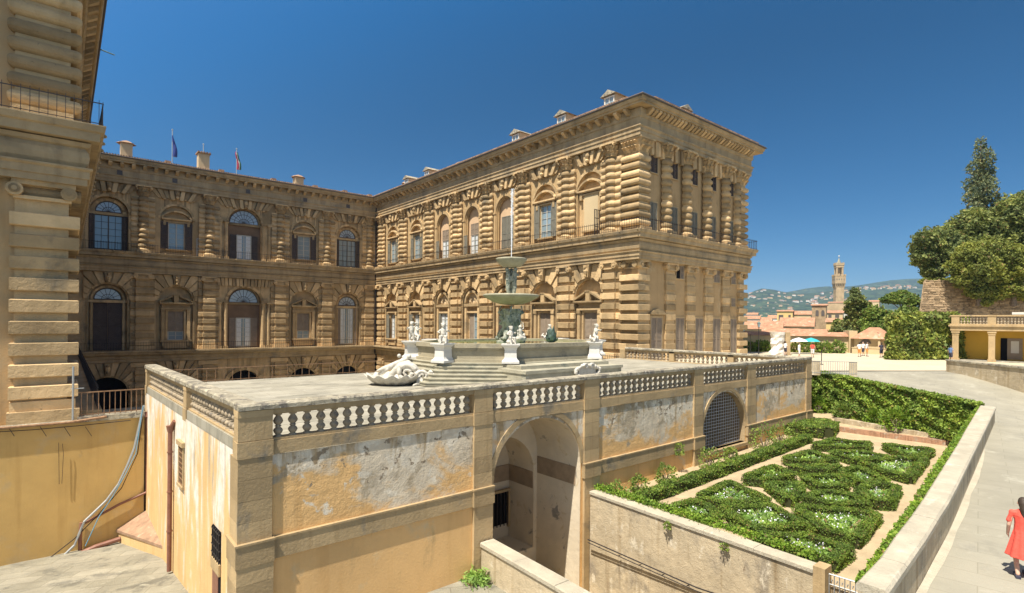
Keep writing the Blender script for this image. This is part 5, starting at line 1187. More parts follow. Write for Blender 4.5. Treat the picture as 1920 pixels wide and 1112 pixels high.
o = leaf_obj('ivy_strip', [(*ivy_surf(8000,14,.06,fi4),0)], [M['ivyl']]); tag(o, 'light green ivy trailing behind the coping of the garden wall', 'ivy')
# clipped hedges
def hedge_part(parts, core, a, c_, w_, zb, zt, seed, size=.075, dens=420):
    A, B = np.array(a), np.array(c_); d = B-A; L = np.linalg.norm(d); d = d/L; n = np.array([d[1],-d[0]]); g = np.random.default_rng(seed); h = zt-zb
    nt = int(L*w_*dens); ns = int(L*h*dens*.85)
    u = g.uniform(-.08,L+.08,nt); v = g.uniform(-w_/2,w_/2,nt); P = np.stack([A[0]+d[0]*u+n[0]*v, A[1]+d[1]*u+n[1]*v, zt+g.normal(0,.015,nt)+.03*np.sin(u*4)-.04*(np.abs(v)*2/w_)**4],1); V1 = np_leaves(P, size, seed=seed)
    Q = []
    for sg in (-1,1):
        u = g.uniform(-.1,L+.1,ns); z = g.uniform(0,1,ns); v = sg*(w_/2+g.normal(0,.025,ns)-.02+.03*np.sin(u*3+z*4)); Q.append(np.stack([A[0]+d[0]*u+n[0]*v, A[1]+d[1]*u+n[1]*v, zb+z*h],1))
    V2 = np_leaves(np.concatenate(Q), size, seed=seed+1)
    parts += [(*V1,0),(*V2,0)]
    hw = w_/2-.05; e = .0; c4 = [A-d*e+n*hw, B+d*e+n*hw, B+d*e-n*hw, A-d*e-n*hw]; core.cur = 1; core.slab([(p[0],p[1]) for p in c4[::-1]], zb-.1, zt-.05)
def gshift(x, y):
    k = 8.07/(6.95+.0265*x); return (x*k, y*k)
parts, core = [], MB()
for k in range(8): x0 = 19.0+k*2.15; gz = GG(x0+1); hedge_part(parts, core, (x0,14.95-.02*k), (x0+2.15,14.93-.02*k), .6, gz, gz+.5, 40+k*3, .055, 700)
tag(leaf_obj('box_hedge', parts, [M['box'],M['boxcore']], core=core), 'long straight clipped box hedge running parallel to the terrace wall', 'hedge')
parts, core = [], MB()
for a, c_ in (((37.6,17.2),(38.2,14.6)),((38.2,14.6),(41.0,15.3)),((40.0,17.3),(41.2,15.3)),((38.9,16.5),(40.2,15.2))): hedge_part(parts, core, a, c_, 1.2, -7.5, -6.8, 44, .07, 380)
tag(leaf_obj('box_hedge', parts, [M['box'],M['boxcore']], core=core), 'short rounded box hedge block by the far corner of the terrace', 'hedge')
BEDS = [
 ([(17.5,12.25),(18.94,12.26),(18.97,11.45),(18.07,10.38),(17.45,10.9)],'low box hedge compartment tucked behind the start of the garden wall'),
 ([(19.53,12.24),(22.57,12.63),(21.46,10.21),(19.52,11.22)],'large triangular box hedge compartment nearest the long hedge, on the left'),
 ([(19.14,11.0),(21.02,10.0),(19.84,8.1),(17.85,9.13)],'box hedge compartment full of white flowers beside the garden wall, middle one'),
 ([(17.5,8.94),(18.84,7.83),(18.86,6.37),(17.3,6.3),(17.25,7.2)],'box hedge compartment of white flowers closest to the iron gate'),
 ([(21.47,9.2),(22.51,7.94),(23.16,6.9),(19.69,6.5),(19.92,7.77)],'broad box hedge compartment along the sandy path, nearest the camera'),
 ([(22.88,9.52),(24.35,9.43),(24.98,8.42),(24.07,7.5),(22.66,8.47)],'pointed box hedge compartment just beyond the broad one by the path'),
 ([(25.78,8.53),(27.39,8.31),(27.69,7.52),(24.9,7.0),(24.48,7.53)],'curved box hedge compartment bulging onto the sandy path half way along'),
 ([(23.56,12.41),(26.74,12.59),(26.15,11.3),(23.89,11.7)],'narrow box hedge compartment beside the long hedge, left of the centre'),
 ([(23.51,11.35),(24.94,10.47),(23.82,9.96),(22.0,9.75)],'small triangular box hedge compartment at the centre left of the parterre'),
 ([(26.0,10.9),(27.54,9.97),(26.67,9.17),(25.67,8.98),(24.84,9.72)],'rounded box hedge compartment in the very centre of the parterre'),
 ([(28.25,10.03),(29.83,9.94),(28.99,8.8),(28.31,8.05),(26.91,8.8)],'box hedge compartment right of the central rounded one'),
 ([(28.48,12.85),(31.57,12.85),(30.79,11.1),(29.19,11.53)],'box hedge compartment against the long hedge, right of centre'),
 ([(27.17,12.08),(28.49,11.3),(29.42,10.46),(28.08,10.47),(27.24,11.33)],'slim tangled box hedge compartment with orange-tinged tips behind the central one'),
 ([(33.09,13.23),(35.54,13.29),(36.4,11.3),(35.16,11.01),(33.83,12.18)],'box hedge compartment at the far corner next to the brick edging'),
 ([(32.0,11.91),(33.6,11.12),(33.65,9.59),(31.28,10.43)],'box hedge compartment in the second row from the brick edging'),
 ([(36.8,10.74),(37.5,8.52),(35.13,8.35),(34.41,9.09)],'box hedge compartment at the far right corner by the path'),
 ([(31.39,10.19),(33.18,9.33),(34.8,8.2),(29.7,7.6),(30.05,9.02)],'wedge-shaped box hedge compartment along the path, second from the far corner')]
for i, (poly, lb) in enumerate(BEDS):
    poly = [gshift(*p) for p in poly]; cc_ = Vector(np.mean(np.array(poly), 0)); poly = [tuple(Vector(p)+(cc_-Vector(p)).normalized()*.10) for p in poly]
    parts, core = [], MB(); n = len(poly); big = i < 6
    for k in range(n):
        gz = GG((poly[k][0]+poly[(k+1)%n][0])/2); hedge_part(parts, core, poly[k], poly[(k+1)%n], .38, gz, gz+.42+.02*math.sin(i*2+k), 100+i*10+k, .038 if big else .048, 1500 if big else 950)
    o = leaf_obj('box_hedge', parts, [M['box'],M['boxcore']], core=core); tag(o, lb, 'hedge', 'clipped hedge compartments of the parterre')
    c_ = np.mean(np.array(poly), 0); g = np.random.default_rng(300+i); m_ = 1100 if big else 600; ww = g.dirichlet(np.ones(n)*.8, m_); P2 = ww@np.array(poly); P2 = c_+(P2-c_)*.8
    P = np.concatenate([P2, (GG(P2[:,0])+.14+np.abs(g.normal(0,.07,m_)))[:,None]],1); G1 = np_leaves(P, .09, seed=i, aspect=2.2)
    kf = int(m_*(.09 if i in (1,2,3,4,6,16) else .03)); Pf = P[:kf]+np.array([0,0,.14]); F1 = np_leaves(Pf, .05, seed=i+50, aspect=1.0)
    o = leaf_obj('flower_bed', [(*G1,0),(*F1,1)], [M['grass'],M['flower']]); tag(o, 'soft green planting with pale flowers, bed %s' % ['behind the wall start','left triangle','middle by the wall','closest to the gate','broad nearest path','beyond the broad one','half way along the path','left of centre by long hedge','small centre left','very centre','right of the central one','right of centre by long hedge','slim behind the central one','next to brick edging','second row from brick edging','far right corner','second from far corner'][i], 'flower bed', 'flower beds of the parterre', 'stuff')
# loose shrubs
def shrub(label, c_, r, n, size, mt='bush', name='shrub', seed=1, sq=1.0, group=None, flat=0):
    g = np.random.default_rng(seed); d = g.normal(size=(n,3)); d /= np.linalg.norm(d,axis=1)[:,None]; rr = r*(.55+.45*g.uniform(0,1,(n,1))**.5)*(1+.25*np.sin(d[:,:1]*5+seed)*np.cos(d[:,1:2]*4)); P = d*rr*np.array([1,1,sq]); P[:,2] = np.abs(P[:,2]+r*sq*.6)
    o = leaf_obj(name, [(*np_leaves(P, size, seed=seed),0)], [M[mt]], loc=tuple(c_))
    m = MB(); 
    for k in range(5): a = k*1.3+seed; m.tube([(0,0,0),(r*.35*math.cos(a),r*.35*math.sin(a),r*sq*.7)], .02+.01*r, 5)
    m.build('stems', M['trunk'], o)
    return tag(o, label, 'shrub', group)
for i, (x, y, r, lb) in enumerate([(18.9,16.1,.55,'small shrub at the wall foot nearest the garden wall'),(20.6,16.2,.5,'low leafy shrub below the string course, second from the garden wall'),(22.6,16.15,.6,'bushy shrub at the foot of the middle terrace wall'),(26.2,15.9,.75,'taller shrub growing at the pilaster left of the lattice arch'),(28.6,16.0,.5,'small shrub under the sill of the lattice arch'),(32.3,15.9,.95,'tall loose shrub at the pilaster right of the lattice arch'),(34.6,16.0,.8,'shrub against the last wall panel'),(37.4,16.1,.7,'shrub at the far end of the terrace wall')]):
    shrub(lb, (x,y-.15,GG(x)), r*.85, 650, .07, seed=20+i, sq=1.2)
for i, (x, y, r, lb) in enumerate([(45.3,17.8,.9,'yellow-green bush at the left foot of the ivy wall'),(44.3,15.6,.8,'light green bush below the middle of the ivy wall'),(43.4,13.2,.7,'low bush with pale flowers below the ivy wall'),(42.3,11.6,1.0,'bright rounded bush near the right end of the ivy wall')]):
    shrub(lb, (x,y,-7.0), r, 1100, .11, 'ivyl' if i != 1 else 'bush', seed=40+i, sq=.9)
shrub('small tuft of weeds hanging from the string course of the terrace wall', (24.4,YF-.25,-6.9), .28, 260, .06, seed=61, sq=1.5, name='weed_tuft')
shrub('little weed tuft growing from the coping of the garden wall, left one', (17.5,12.3,-7.85), .16, 120, .05, seed=62, name='weed_tuft'); shrub('little weed tuft growing from the coping of the garden wall, right one', (17.48,9.9,-7.9), .16, 120, .05, seed=63, name='weed_tuft')
g = np.random.default_rng(77); n = 500; P = np.stack([11.45+g.normal(0,.22,n),16.2+g.normal(0,.25,n),-9.45+np.abs(g.normal(0,.14,n))],1); tag(leaf_obj('grass_tuft', [(*np_leaves(P,.06,seed=9,aspect=4),0)], [M['grass']]), 'green grass tuft at the foot of the wall left of the arch', 'grass tuft', None, 'stuff')
# railing at the plaza edge
b = MB(); a = Vector((42.0,17.9)); c_ = Vector((46.2,18.3)); 
E1, E2 = spot(1518,42.5,0), spot(1608,41.5,0)
b = railing([(E1.x,E1.y),(E2.x,E2.y)], -3.9, 1.0, .16, 'r', None, r=.02); o = b.build('plaza_railing', M['galv']); tag(o, 'grey metal railing with solid end panels above the ivy wall', 'railing')
dv = (E2-E1); b = MB()
for t0, t1 in ((0,.24),(.84,1)): p, q = E1+dv*t0, E1+dv*t1; b.slab([(p.x,p.y),(q.x,q.y),(q.x+.06,q.y+.06),(p.x+.06,p.y+.06)], -4.0, -2.88)
b.build('panel', M['par_side'], o)

# ================================================================ BEYOND THE PLAZA
def frame(px, F, z):                                   # local frame turned square to the line of sight
    return spot(px, F, z), math.atan2(-CY, SY)
def block(name, label, px0, px1, F, y0, y1, depth, mats, roof=None, cat='house', wins=(), group=None, rh=.0, over=.3, yaw=0, hip=False):
    """building whose front runs between two bearings at distance F; heights from sight lines"""
    a, c_ = spot(px0,F,0), spot(px1,F,0); th = math.atan(((px0+px1)/2-995.4)/1019.2); W_ = (c_-a).length*math.cos(th); z1 = zat((px0+px1)/2, y0, F); z0 = zat((px0+px1)/2, y1, F)
    root = empty(name, (a.x,a.y,z0), label, cat, group, math.atan2((c_-a).y,(c_-a).x)-th*1.12+yaw); H_ = z1-z0
    b = MB(); b.box(0,W_,0,depth,0,H_-rh*H_*0); b.build('wall', mats, root)
    if roof:
        b = MB(); r_ = rh; o_ = over
        if hip: b.add([(-o_,-o_,H_),(W_+o_,-o_,H_),(W_+o_,depth+o_,H_),(-o_,depth+o_,H_),(min(W_/2,depth/2),depth/2,H_+r_),(max(W_/2,W_-depth/2),depth/2,H_+r_)],[(0,1,5,4),(1,2,5),(2,3,4,5),(3,0,4),(3,2,1,0)])
        else: b.add([(-o_,-o_,H_),(W_+o_,-o_,H_),(W_+o_,depth+o_,H_),(-o_,depth+o_,H_),(-o_,depth/2,H_+r_),(W_+o_,depth/2,H_+r_)],[(0,1,5,4),(2,3,4,5),(1,2,5),(3,0,4),(3,2,1,0)])
        b.build('roof', roof, root)
    for (u, v, ww, hh, mt) in wins:
        b = MB(); x = u*W_; z = v*H_; w2, h2 = ww*W_/2, hh*H_/2
        b.box(x-w2,x+w2,-.06,.05,z-h2,z+h2); wo = b.build('window', mt, root)
    return root
DK = M['sash']; TF = M['tile_far']
# boundary wall with tiled coping
a, c_ = spot(1385,78,0), spot(1592,74,0); d = (c_-a); ang = math.atan2(d.y,d.x); L = d.length
o = empty('boundary_wall', (a.x,a.y,-3.9), 'long cream plaza wall with terracotta tile coping and climbing plants', 'wall', None, ang)
b = MB(); b.box(0,L,0,.5,0,2.25); b.build('wall', M['farwall'], o)
b = MB(); b.add([(0,-.35,2.2),(L,-.35,2.2),(L,1.3,2.75),(0,1.3,2.75),(0,1.3,2.2),(L,1.3,2.2)],[(0,1,2,3),(0,4,5,1),(3,2,5,4)]); b.build('tile_coping', TF, o)
b = MB(); b.box(L-.1,L+.9,-.5,2.5,0,3.0); b.build('end_pier', M['farwall'], o)
o = block('gatehouse', 'small cream gatehouse with a hipped terracotta roof and an arched window', 1602,1674, 72.5, 635, 663, 3.2, M['farwall'], TF, 'gatehouse', [(.85,.55,.12,.3,DK)], rh=1.5, over=.5, hip=True)
b = MB(); A = arch_pts(1.3,.62,1.35,10); b.prism(A, -.08, .02); b.build('arched_window', DK, o); b = MB(); b.box(-.2,4.8,-.6,-.3,0,.75); b.box(-.25,4.85,-.65,-.25,.75,.85); b.build('low_wall', M['farwall'], o); b = MB(); b.box(2.7,2.95,-.35,.0,0,2.3); b.build('pillar', M['farwall'], o)
# greenery along that wall
for i, (px, F, r, lb, mt) in enumerate([(1405,75,1.0,'bush at the left end of the plaza wall','bush'),(1425,75,1.0,'second bush along the plaza wall by the lamp','bush'),(1437,75,1.0,'bush just left of the white sculpture','bush'),(1492,74,.9,'climber right of the white sculpture','olive'),(1510,74,1.0,'rambling climber behind the white parasol','bush'),(1530,74,1.0,'climber behind the right teal parasol','olive'),(1548,73,1.0,'bush right of the teal parasol','bush'),(1570,73,1.1,'large shrub by the end pier of the plaza wall','bush')]):
    p = spot(px,F,-3.9); shrub(lb, (p.x,p.y,-3.95), r, 700, .2, mt, seed=70+i, sq=.95)
# white crumpled sculpture
p, ra = frame(1462, 67, -3.9); b = MB(); r3 = random.Random(5)
V = []; nx, nz = 6, 8
for k in range(nz+1):
    for i in range(12):
        a = 2*math.pi*i/12; ww = .82+.12*math.sin(k*1.7+i)+(.1 if k in (0,1,7,8) else -.05); V.append((ww*math.cos(a)*1.0+r3.uniform(-.1,.1)-.25, .5*math.sin(a)+r3.uniform(-.1,.1), k*2.85/nz))
b.add(V, [(k*12+i,k*12+(i+1)%12,(k+1)*12+(i+1)%12,(k+1)*12+i) for k in range(nz) for i in range(12)]+[tuple(nz*12+i for i in range(12))])
o = b.build('abstract_sculpture', M['farwhite'], None, tuple(p), ra); tag(o, 'tall crumpled white abstract sculpture with dark stone slab on the plaza', 'sculpture')
b = MB(); b.box(.62,1.2,-.3,.35,.0,2.82); b.build('dark_slab', M['stone_w'], o)
# lamp post, stanchions, parasols
def lamp(px, F, h, label):
    p = spot(px,F,-3.9); b = MB(); b.tube([(0,0,0),(0,0,.3),(0,0,h-.7)],[.1,.05,.04],8); b.box(-.25,.25,-.02,.02,h-.75,h-.7); o = b.build('street_lamp', M['iron'], None, tuple(p)); tag(o, label, 'street lamp')
    b = MB(); b.lathe([(.14,h-.68),(.24,h-.2),(.2,h-.16)],4); b.build('lantern', M['glass'], o); b = MB(); b.lathe([(.3,h-.18),(.1,h-.02),(.03,h+.08)],4); b.build('lantern_cap', M['bronze'], o)
lamp(1423, 69, 4.1, 'old four-sided lantern on a slim post in front of the plaza wall')
for px, F, h, lb in ((1407,66,2.6,'slim dark post with flat top at the far left of the plaza'),(1541,52,1.3,'short dark bollard post on the plaza near the railing')):
    p = spot(px,F,-3.9); b = MB(); b.tube([(0,0,0),(0,0,h)],.04,6); b.lathe([(.16,0),(.16,.05),(.05,.08)],10); b.box(-.3,.3,-.05,.05,h-.05,h) if h > 2 else b.ball((0,0,h),.08,6); tag(b.build('post', M['iron'], None, tuple(p)), lb, 'post')
teal = plain('teal_canvas', (.03,.38,.42), .7); 
for px, F, mt, lb in ((1467,69,teal,'small teal parasol beside the white sculpture'),(1498,70,M['whitecloth'],'white parasol between the two teal ones'),(1521,70,teal,'right-hand teal parasol on the plaza')):
    p = spot(px,F,-3.9); o = empty('parasol', tuple(p), lb, 'parasol', 'parasols on the plaza'); b = MB(); b.tube([(0,0,0),(0,0,2.1)],.03,6); b.build('pole', M['galv'], o)
    b = MB(); b.lathe([(1.15,1.62),(.75,1.88),(.05,2.1)],8); b.build('canopy', mt, o)
p = spot(1441,64,-3.9); 
# portico building at the right edge
PA, PB = spot(1784,60,-3.9), spot(1905,56.5,-3.9); d = PB-PA; ang = math.atan2(d.y,d.x)
po = empty('portico_building', (PA.x,PA.y,-3.9), 'low classical portico with square columns, yellow back wall and roof balustrade', 'portico', None, ang)
LL = 14; 
b = MB(); b.box(.1,LL,3.2,3.6,0,3.3); b.box(LL,LL+.3,0,3.6,0,3.3); b.build('back_wall', mat('orange_plaster', (.66,.40,.06), .08, .5, bump=.1), po)
b = MB(); b.box(-.1,LL,-.15,3.7,3.3,3.75); b.box(-.25,LL,-.3,3.85,3.75,3.9); b.box(-.15,LL,-.2,3.75,3.9,4.05); b.build('entablature', M['dress'], po)
b = MB(); b.box(0,LL,.0,3.5,-.0,.1); b.build('floor', M['paving'], po)
for k in range(5):
    x = .05+k*3.05
    for yy, nm in ((0,'column'),(2.75,'column')) if k == 0 else ((0,'column'),):
        b = MB(); b.box(x+.03,x+.58,yy+.0,yy+.5,.25,3.0); b.box(x-.04,x+.66,yy-.07,yy+.57,0,.25); b.box(x-.0,x+.62,yy-.04,yy+.54,2.85,2.95); b.box(x-.06,x+.68,yy-.09,yy+.59,3.05,3.3); b.build(nm, M['dress'], po)
b = MB(); b.box(-.1,LL,-.2,.2,4.85,5.0); b.box(-.1,.3,-.15,3.6,4.85,5.0); b.build('balustrade_rail', M['dress'], po)
for k in range(5): b = MB(); x = .05+k*3.05; b.box(x-.05,x+.65,-.15,.2,4.05,4.85); b.build('pedestal', M['dress'], po)
for k in range(4):
    for j in range(9):
        o = bal0.copy(); C.objects.link(o); o.parent = po; o.location = (.05+k*3.05+.8+j*.27,0,4.05); o.scale = (.8,.8,1.18)
b = MB(); b.box(4.1,4.65,3.1,3.2,0,2.5); b.build('doorway', M['dark'], po); b = MB(); b.box(4.65,5.9,3.12,3.19,.2,2.5); b.build('door_leaf', M['sh_tan'], po)
b = MB(); b.box(4.95,5.6,3.07,3.11,.9,2.2); b.build('notice_board', M['farwhite'], po); b = MB(); b.box(5.0,LL,.5,.58,5.05,5.3); b.build('white_canopy', M['farwhite'], po)
QA, QB = spot(1780,46,0), spot(1920,38.5,0); QC = QB+(QB-QA)*1.3
o = cop_wall('portico_parapet', 'long stained parapet wall in front of the portico, curving up the road', (QA.x,QA.y), (QB.x,QB.y), -2.9, -5.2, .45, M['par_side'], M['coping'], .08, .14)
cop_wall('portico_parapet', 'continuation of the parapet wall at the right edge of the view', (QB.x,QB.y), (QC.x,QC.y), -2.9, -6.2, .45, M['par_side'], M['coping'], .08, .14)
# tall clipped hedge block
def hedge_block(name, label, corners, z0, z1, n, size, mt, seed):
    g = np.random.default_rng(seed); P = []; Q = [np.array(c) for c in corners]; m = MB(); m.cur = 1; cen = sum(Q)/len(Q)
    for k in range(len(Q)):
        A, B = Q[k], Q[(k+1)%len(Q)]; L = np.linalg.norm(B-A); nn = int(n*L); u = g.uniform(0,1,nn)[:,None]; z = z0+(z1-z0)*g.uniform(0,1,nn); dd = (B-A)/L; no = np.array([dd[1],-dd[0]]); 
        o_ = g.normal(0,.16,nn)+.15*np.sin(u[:,0]*L*1.1+z*1.7)+.1*np.sin(z*3); P.append(np.concatenate([A+(B-A)*u+no*o_[:,None], z[:,None]],1))
    nn = int(n*14); ww = g.dirichlet(np.ones(len(Q)), nn); P.append(np.concatenate([ww@np.array(Q), (z1+g.normal(0,.15,nn))[:,None]],1))
    m.slab([tuple(cen+(q-cen)*.93) for q in Q], z0, z1-.15)
    return tag(leaf_obj(name, [(*np_leaves(np.concatenate(P), size, seed=seed),0)], [M[mt],M['boxcore']], core=m), label, 'hedge')
h0, h1, h2, h3 = spot(1670,60,0), spot(1800,61,0), spot(1806,67,0), spot(1674,66,0)
hedge_block('tall_hedge', 'tall dense clipped laurel hedge block at the back of the plaza', [(h0.x,h0.y),(h1.x,h1.y),(h2.x,h2.y),(h3.x,h3.y)], -3.9, 1.0, 900, .26, 'laurel', 91)
# rubble bastion wall with battered face
w0_, w1_ = spot(1712,77,0), spot(2050,73,0); d = (w1_-w0_).normalized(); bk = Vector((-d.y,d.x,0)); 
if bk.dot(Vector((CY,SY,0))) < 0: bk = -bk
Lw = (w1_-w0_).length; zt = zat(1735,527,79); b = MB(); nu, nv = 60, 16; r4 = random.Random(8)
for j in range(nv+1):
    for i in range(nu+1):
        v = j/nv; u = i/nu; p = w0_+d*(u*Lw+(1.9*v*(1-u)))+bk*(1.3*v); b.v.append((p.x,p.y,-5+(zt+5)*v+(r4.uniform(-.25,.25) if j == nv else 0)))
b.f = [(j*(nu+1)+i,j*(nu+1)+i+1,(j+1)*(nu+1)+i+1,(j+1)*(nu+1)+i) for j in range(nv) for i in range(nu)]; b.m = [0]*len(b.f)
p0, p1 = Vector(b.v[0]), Vector(b.v[nv*(nu+1)]); e = (spot(1716,92,0)-spot(1712,77,0))
b.quad(tuple(p0+e),tuple(p0),tuple(p1),tuple(p1+e)); p2 = Vector(b.v[-1]); b.quad(tuple(p1),tuple(p2),tuple(p2+e*2),tuple(p1+e*2))
def bpt(u, z, o_):
    v = (z+5)/(zt+5); return w0_+d*(u*Lw+(1.9*v*(1-u)))+bk*(1.3*v-o_)+Vector((0,0,z))
z = -2.0
while z < zt-.15:
    hh = r4.uniform(.16,.34); u = r4.uniform(0,.3)
    while u < Lw-.6:
        ww = r4.uniform(.3,.95)
        if r4.random() > .06:
            o_ = r4.uniform(.02,.13); q = [bpt((u+a_)/Lw, z+c_+r4.uniform(-.02,.02), o2) for o2, e_ in ((-.1,0),(o_,.03)) for a_, c_ in ((e_,e_),(ww-.04-e_,e_),(ww-.04-e_,hh-.03-e_),(e_,hh-.03-e_))]
            b.add(q, [(4,5,6,7),(0,1,5,4),(1,2,6,5),(2,3,7,6),(3,0,4,7)])
        u += ww
    z += hh
tag(b.build('bastion_wall', M['rubble']), 'high battered rubble-stone bastion wall under the trees', 'wall')
# trees
def crown_leaves(blobs, size, dens, seed, F):
    g = np.random.default_rng(seed); P = []
    for (px, py, rpx, ky) in blobs:
        r = rpx*F/1019.2; c_ = spot(px, F+g.uniform(-r,r)*.6, zat(px,py,F)); n = min(int(dens*170*r*r/(size*size)), 11000)
        d = g.normal(size=(n,3)); d /= np.linalg.norm(d,axis=1)[:,None]; ph = g.uniform(0,6,6)
        lump = 1+.20*np.sin(d[:,0]*6+ph[0])*np.sin(d[:,2]*5+ph[1])+.14*np.sin(d[:,1]*11+ph[2])*np.cos(d[:,2]*9+ph[3])+.10*np.sin(d[:,0]*19+ph[4])*np.sin(d[:,2]*17+ph[1])+.07*np.sin(d[:,1]*31+ph[3])*np.sin(d[:,2]*29+ph[2])
        rr = r*lump*(1-.30*g.uniform(0,1,n)**2.2); hole = (np.sin(d[:,0]*9+ph[5])*np.sin(d[:,1]*8+ph[0])*np.sin(d[:,2]*9+ph[2])) > .42
        rr = np.where(hole, rr*.7, rr); q = d*rr[:,None]; q[:,2] *= ky; P.append(np.array(c_)+q)
    return np.concatenate(P)
def tree(name, label, px, F, ybase, blobs, mt, size=.3, dens=.30, seed=1, tr=.3, group=None, limbs=True):
    size *= .74; c_ = spot(px, F, zat(px, ybase, F)); root = empty(name, tuple(c_), label, 'tree', group)
    P = crown_leaves(blobs, size, dens, seed, F)-np.array(c_); V, Fc = np_leaves(P, size, seed=seed)
    leaf_obj('crown', [(V,Fc,0)], [M[mt]], root)
    b = MB(); tops = [spot(x, F, zat(x, y, F))-c_ for x, y, r, k in blobs]; hi = max(tops, key=lambda t: t.z)
    b.tube([(0,0,-1),(0,0,0),(hi.x*.2,hi.y*.2,hi.z*.35),(hi.x*.6,hi.y*.6,hi.z*.7),tuple(hi)], [tr*1.3,tr,tr*.75,tr*.45,tr*.15], 8)
    for t in tops:
        if limbs: q = Vector((hi.x*.2,hi.y*.2,min(hi.z*.35,t.z*.5))); b.tube([q, (q+t)/2+Vector((0,0,.1)), t], [tr*.5,tr*.3,tr*.08], 6)
    b.build('trunk', M['trunk'], root); return root
tree('tall_tree', 'tall narrow feathery tree rising above the bastion trees', 1842, 95, 520, [(1838,287,14,1.2),(1828,312,15,1.0),(1848,318,13,1),(1836,330,12,1),(1822,345,15,1),(1852,345,14,1),(1838,352,12,1),(1818,370,14,.9),(1836,376,14,.9),(1860,372,13,.9),(1850,396,17,.8),(1826,392,14,.8),(1866,392,10,.8),(1836,268,9,1.3),(1844,300,15,1.1),(1840,335,18,1.1),(1842,362,20,1)], 'cyp', .32, .10, 31, .5)
tree('holm_oak', 'dark rounded oak at the left end of the bastion top', 1745, 84, 540, [(1740,455,26,.9),(1722,470,15,.9),(1765,445,24,.9),(1735,485,22,.8),(1760,480,24,.9),(1752,508,22,.7),(1778,465,22,1),(1719,488,10,1)], 'oak', .3, .26, 32, .35)
tree('holm_oak', 'broad oak mass behind, right of centre on the bastion', 1830, 90, 540, [(1795,440,32,.9),(1825,425,32,.9),(1860,430,38,.9),(1800,475,32,.9),(1850,470,40,.9)], 'oak', .34, .26, 33, .5)
tree('holm_oak', 'big dark oak filling the upper right corner of the bastion', 1910, 88, 550, [(1895,405,30,.9),(1925,400,40,.9),(1900,445,40,.9),(1940,450,50,.9),(1912,500,34,.9),(1970,430,50,1)], 'oak', .34, .26, 34, .5)
tree('bay_tree', 'bright yellow-green bushy tree spilling over the bastion wall', 1835, 74.5, 560, [(1832,548,18,.6),(1860,552,20,.6),(1880,545,20,.6),(1848,568,10,.6),(1820,480,26,.9),(1845,470,28,.9),(1800,500,22,.8),(1835,505,32,.9),(1865,495,26,.9),(1815,525,24,.7),(1845,535,22,.6),(1870,520,24,.8)], 'olive', .26, .28, 35, .3)
tree('bay_tree', 'second yellow-green tree at the right edge above the bastion', 1900, 74, 560, [(1905,545,20,.6),(1930,550,22,.6),(1895,480,22,.9),(1910,500,28,.8),(1892,520,22,.7),(1925,490,24,.8)], 'olive', .26, .28, 36, .3)
def low(px): return px
for i, (px, F, r, lb) in enumerate([(1735,80,.8,'grassy tuft on the left corner of the bastion top'),(1760,80,.9,'low shrub on the bastion edge under the left oak'),(1785,79,1.0,'shrub on the bastion edge below the bright tree')]): 
    p = spot(px,F,zt-.3); shrub(lb, tuple(p), r, 500, .2, 'olive', seed=95+i, sq=.6)
tree('cedar_tree', 'tall dark feathery cedar right of the far stone tower', 1612, 100, 655, [(1603,548,8,1.2),(1606,562,13,.8),(1600,580,15,.8),(1612,590,18,.8),(1605,605,20,.9),(1618,615,20,.9),(1600,625,18,.8),(1622,570,10,.5),(1592,567,8,.5)], 'oak', .36, .30, 37, .35)
tree('green_tree', 'rounded green tree between the cedar and the umbrella pine', 1645, 97, 660, [(1640,590,18,.9),(1655,600,20,.9),(1632,605,18,.9),(1660,620,20,.9),(1640,618,20,.9)], 'pine', .34, .30, 38, .3)
tree('green_tree', 'lower green tree in front of the umbrella pine', 1680, 92, 660, [(1680,605,22,.9),(1668,620,20,.9),(1690,620,20,.9),(1702,590,18,.9),(1708,565,14,1)], 'pine', .34, .30, 39, .3)
tree('umbrella_pine', 'flat-topped umbrella pine with bare forked trunk', 1692, 118, 600, [(1664,562,12,.5),(1678,556,14,.55),(1692,553,14,.55),(1704,560,12,.6),(1685,564,16,.35)], 'pine', .36, .42, 41, .3)
tree('dark_cypress', 'small dark conifer in front of the yellow house', 1570, 90, 655, [(1570,608,8,1.3),(1570,622,12,1),(1572,636,13,.8),(1585,632,13,.8),(1598,636,14,.7)], 'oak', .32, .32, 42, .2)
# ---- town
h = block('stone_tower', 'square rough-stone bell tower with twin arched openings in front of the roofs', 1522, 1549, 150, 573, 640, 4, M['rubble'], TF, 'tower', (), rh=.5, over=.3)
b = MB()
for u in (1.3, 2.7): A = [(u-.38,7.0)]+arch_pts(u,.38,8.2,8)+[(u+.38,7.0)]; b.prism(A, -.08, .02)
b.build('bell_opening', DK, h)
W = [(u,.5,.07,.45,DK) for u in (.15,.32,.5,.68,.85)]
block('town_house', 'yellow house with loggia and terracotta roof left of the stone tower', 1457,1486, 190, 584, 610, 8, M['faryellow'], TF, 'house', [(.25,.5,.3,.5,DK),(.8,.5,.15,.5,DK)], rh=.6)
block('town_house', 'cream house with a row of dark windows and long terracotta roof', 1484,1520, 190, 590, 612, 8, M['farwall'], TF, 'house', W, rh=1.4)
block('town_house', 'long low building with a wide rust-coloured roof behind the plaza wall', 1396,1465, 130, 617, 640, 9, M['farwall'], TF, 'house', [(.9,.6,.05,.3,DK)], rh=2.0)
block('town_house', 'second long roofed building joining the stone tower', 1462,1524, 133, 612, 640, 9, M['farwall'], TF, 'house', [(.2,.7,.05,.2,DK),(.7,.6,.05,.2,DK)], rh=2.2)
block('town_house', 'low gabled house with tawny roof just above the plaza wall', 1432,1500, 108, 629, 648, 6, M['farwall'], TF, 'house', [(.75,.5,.08,.4,DK)], rh=1.4, yaw=.12)
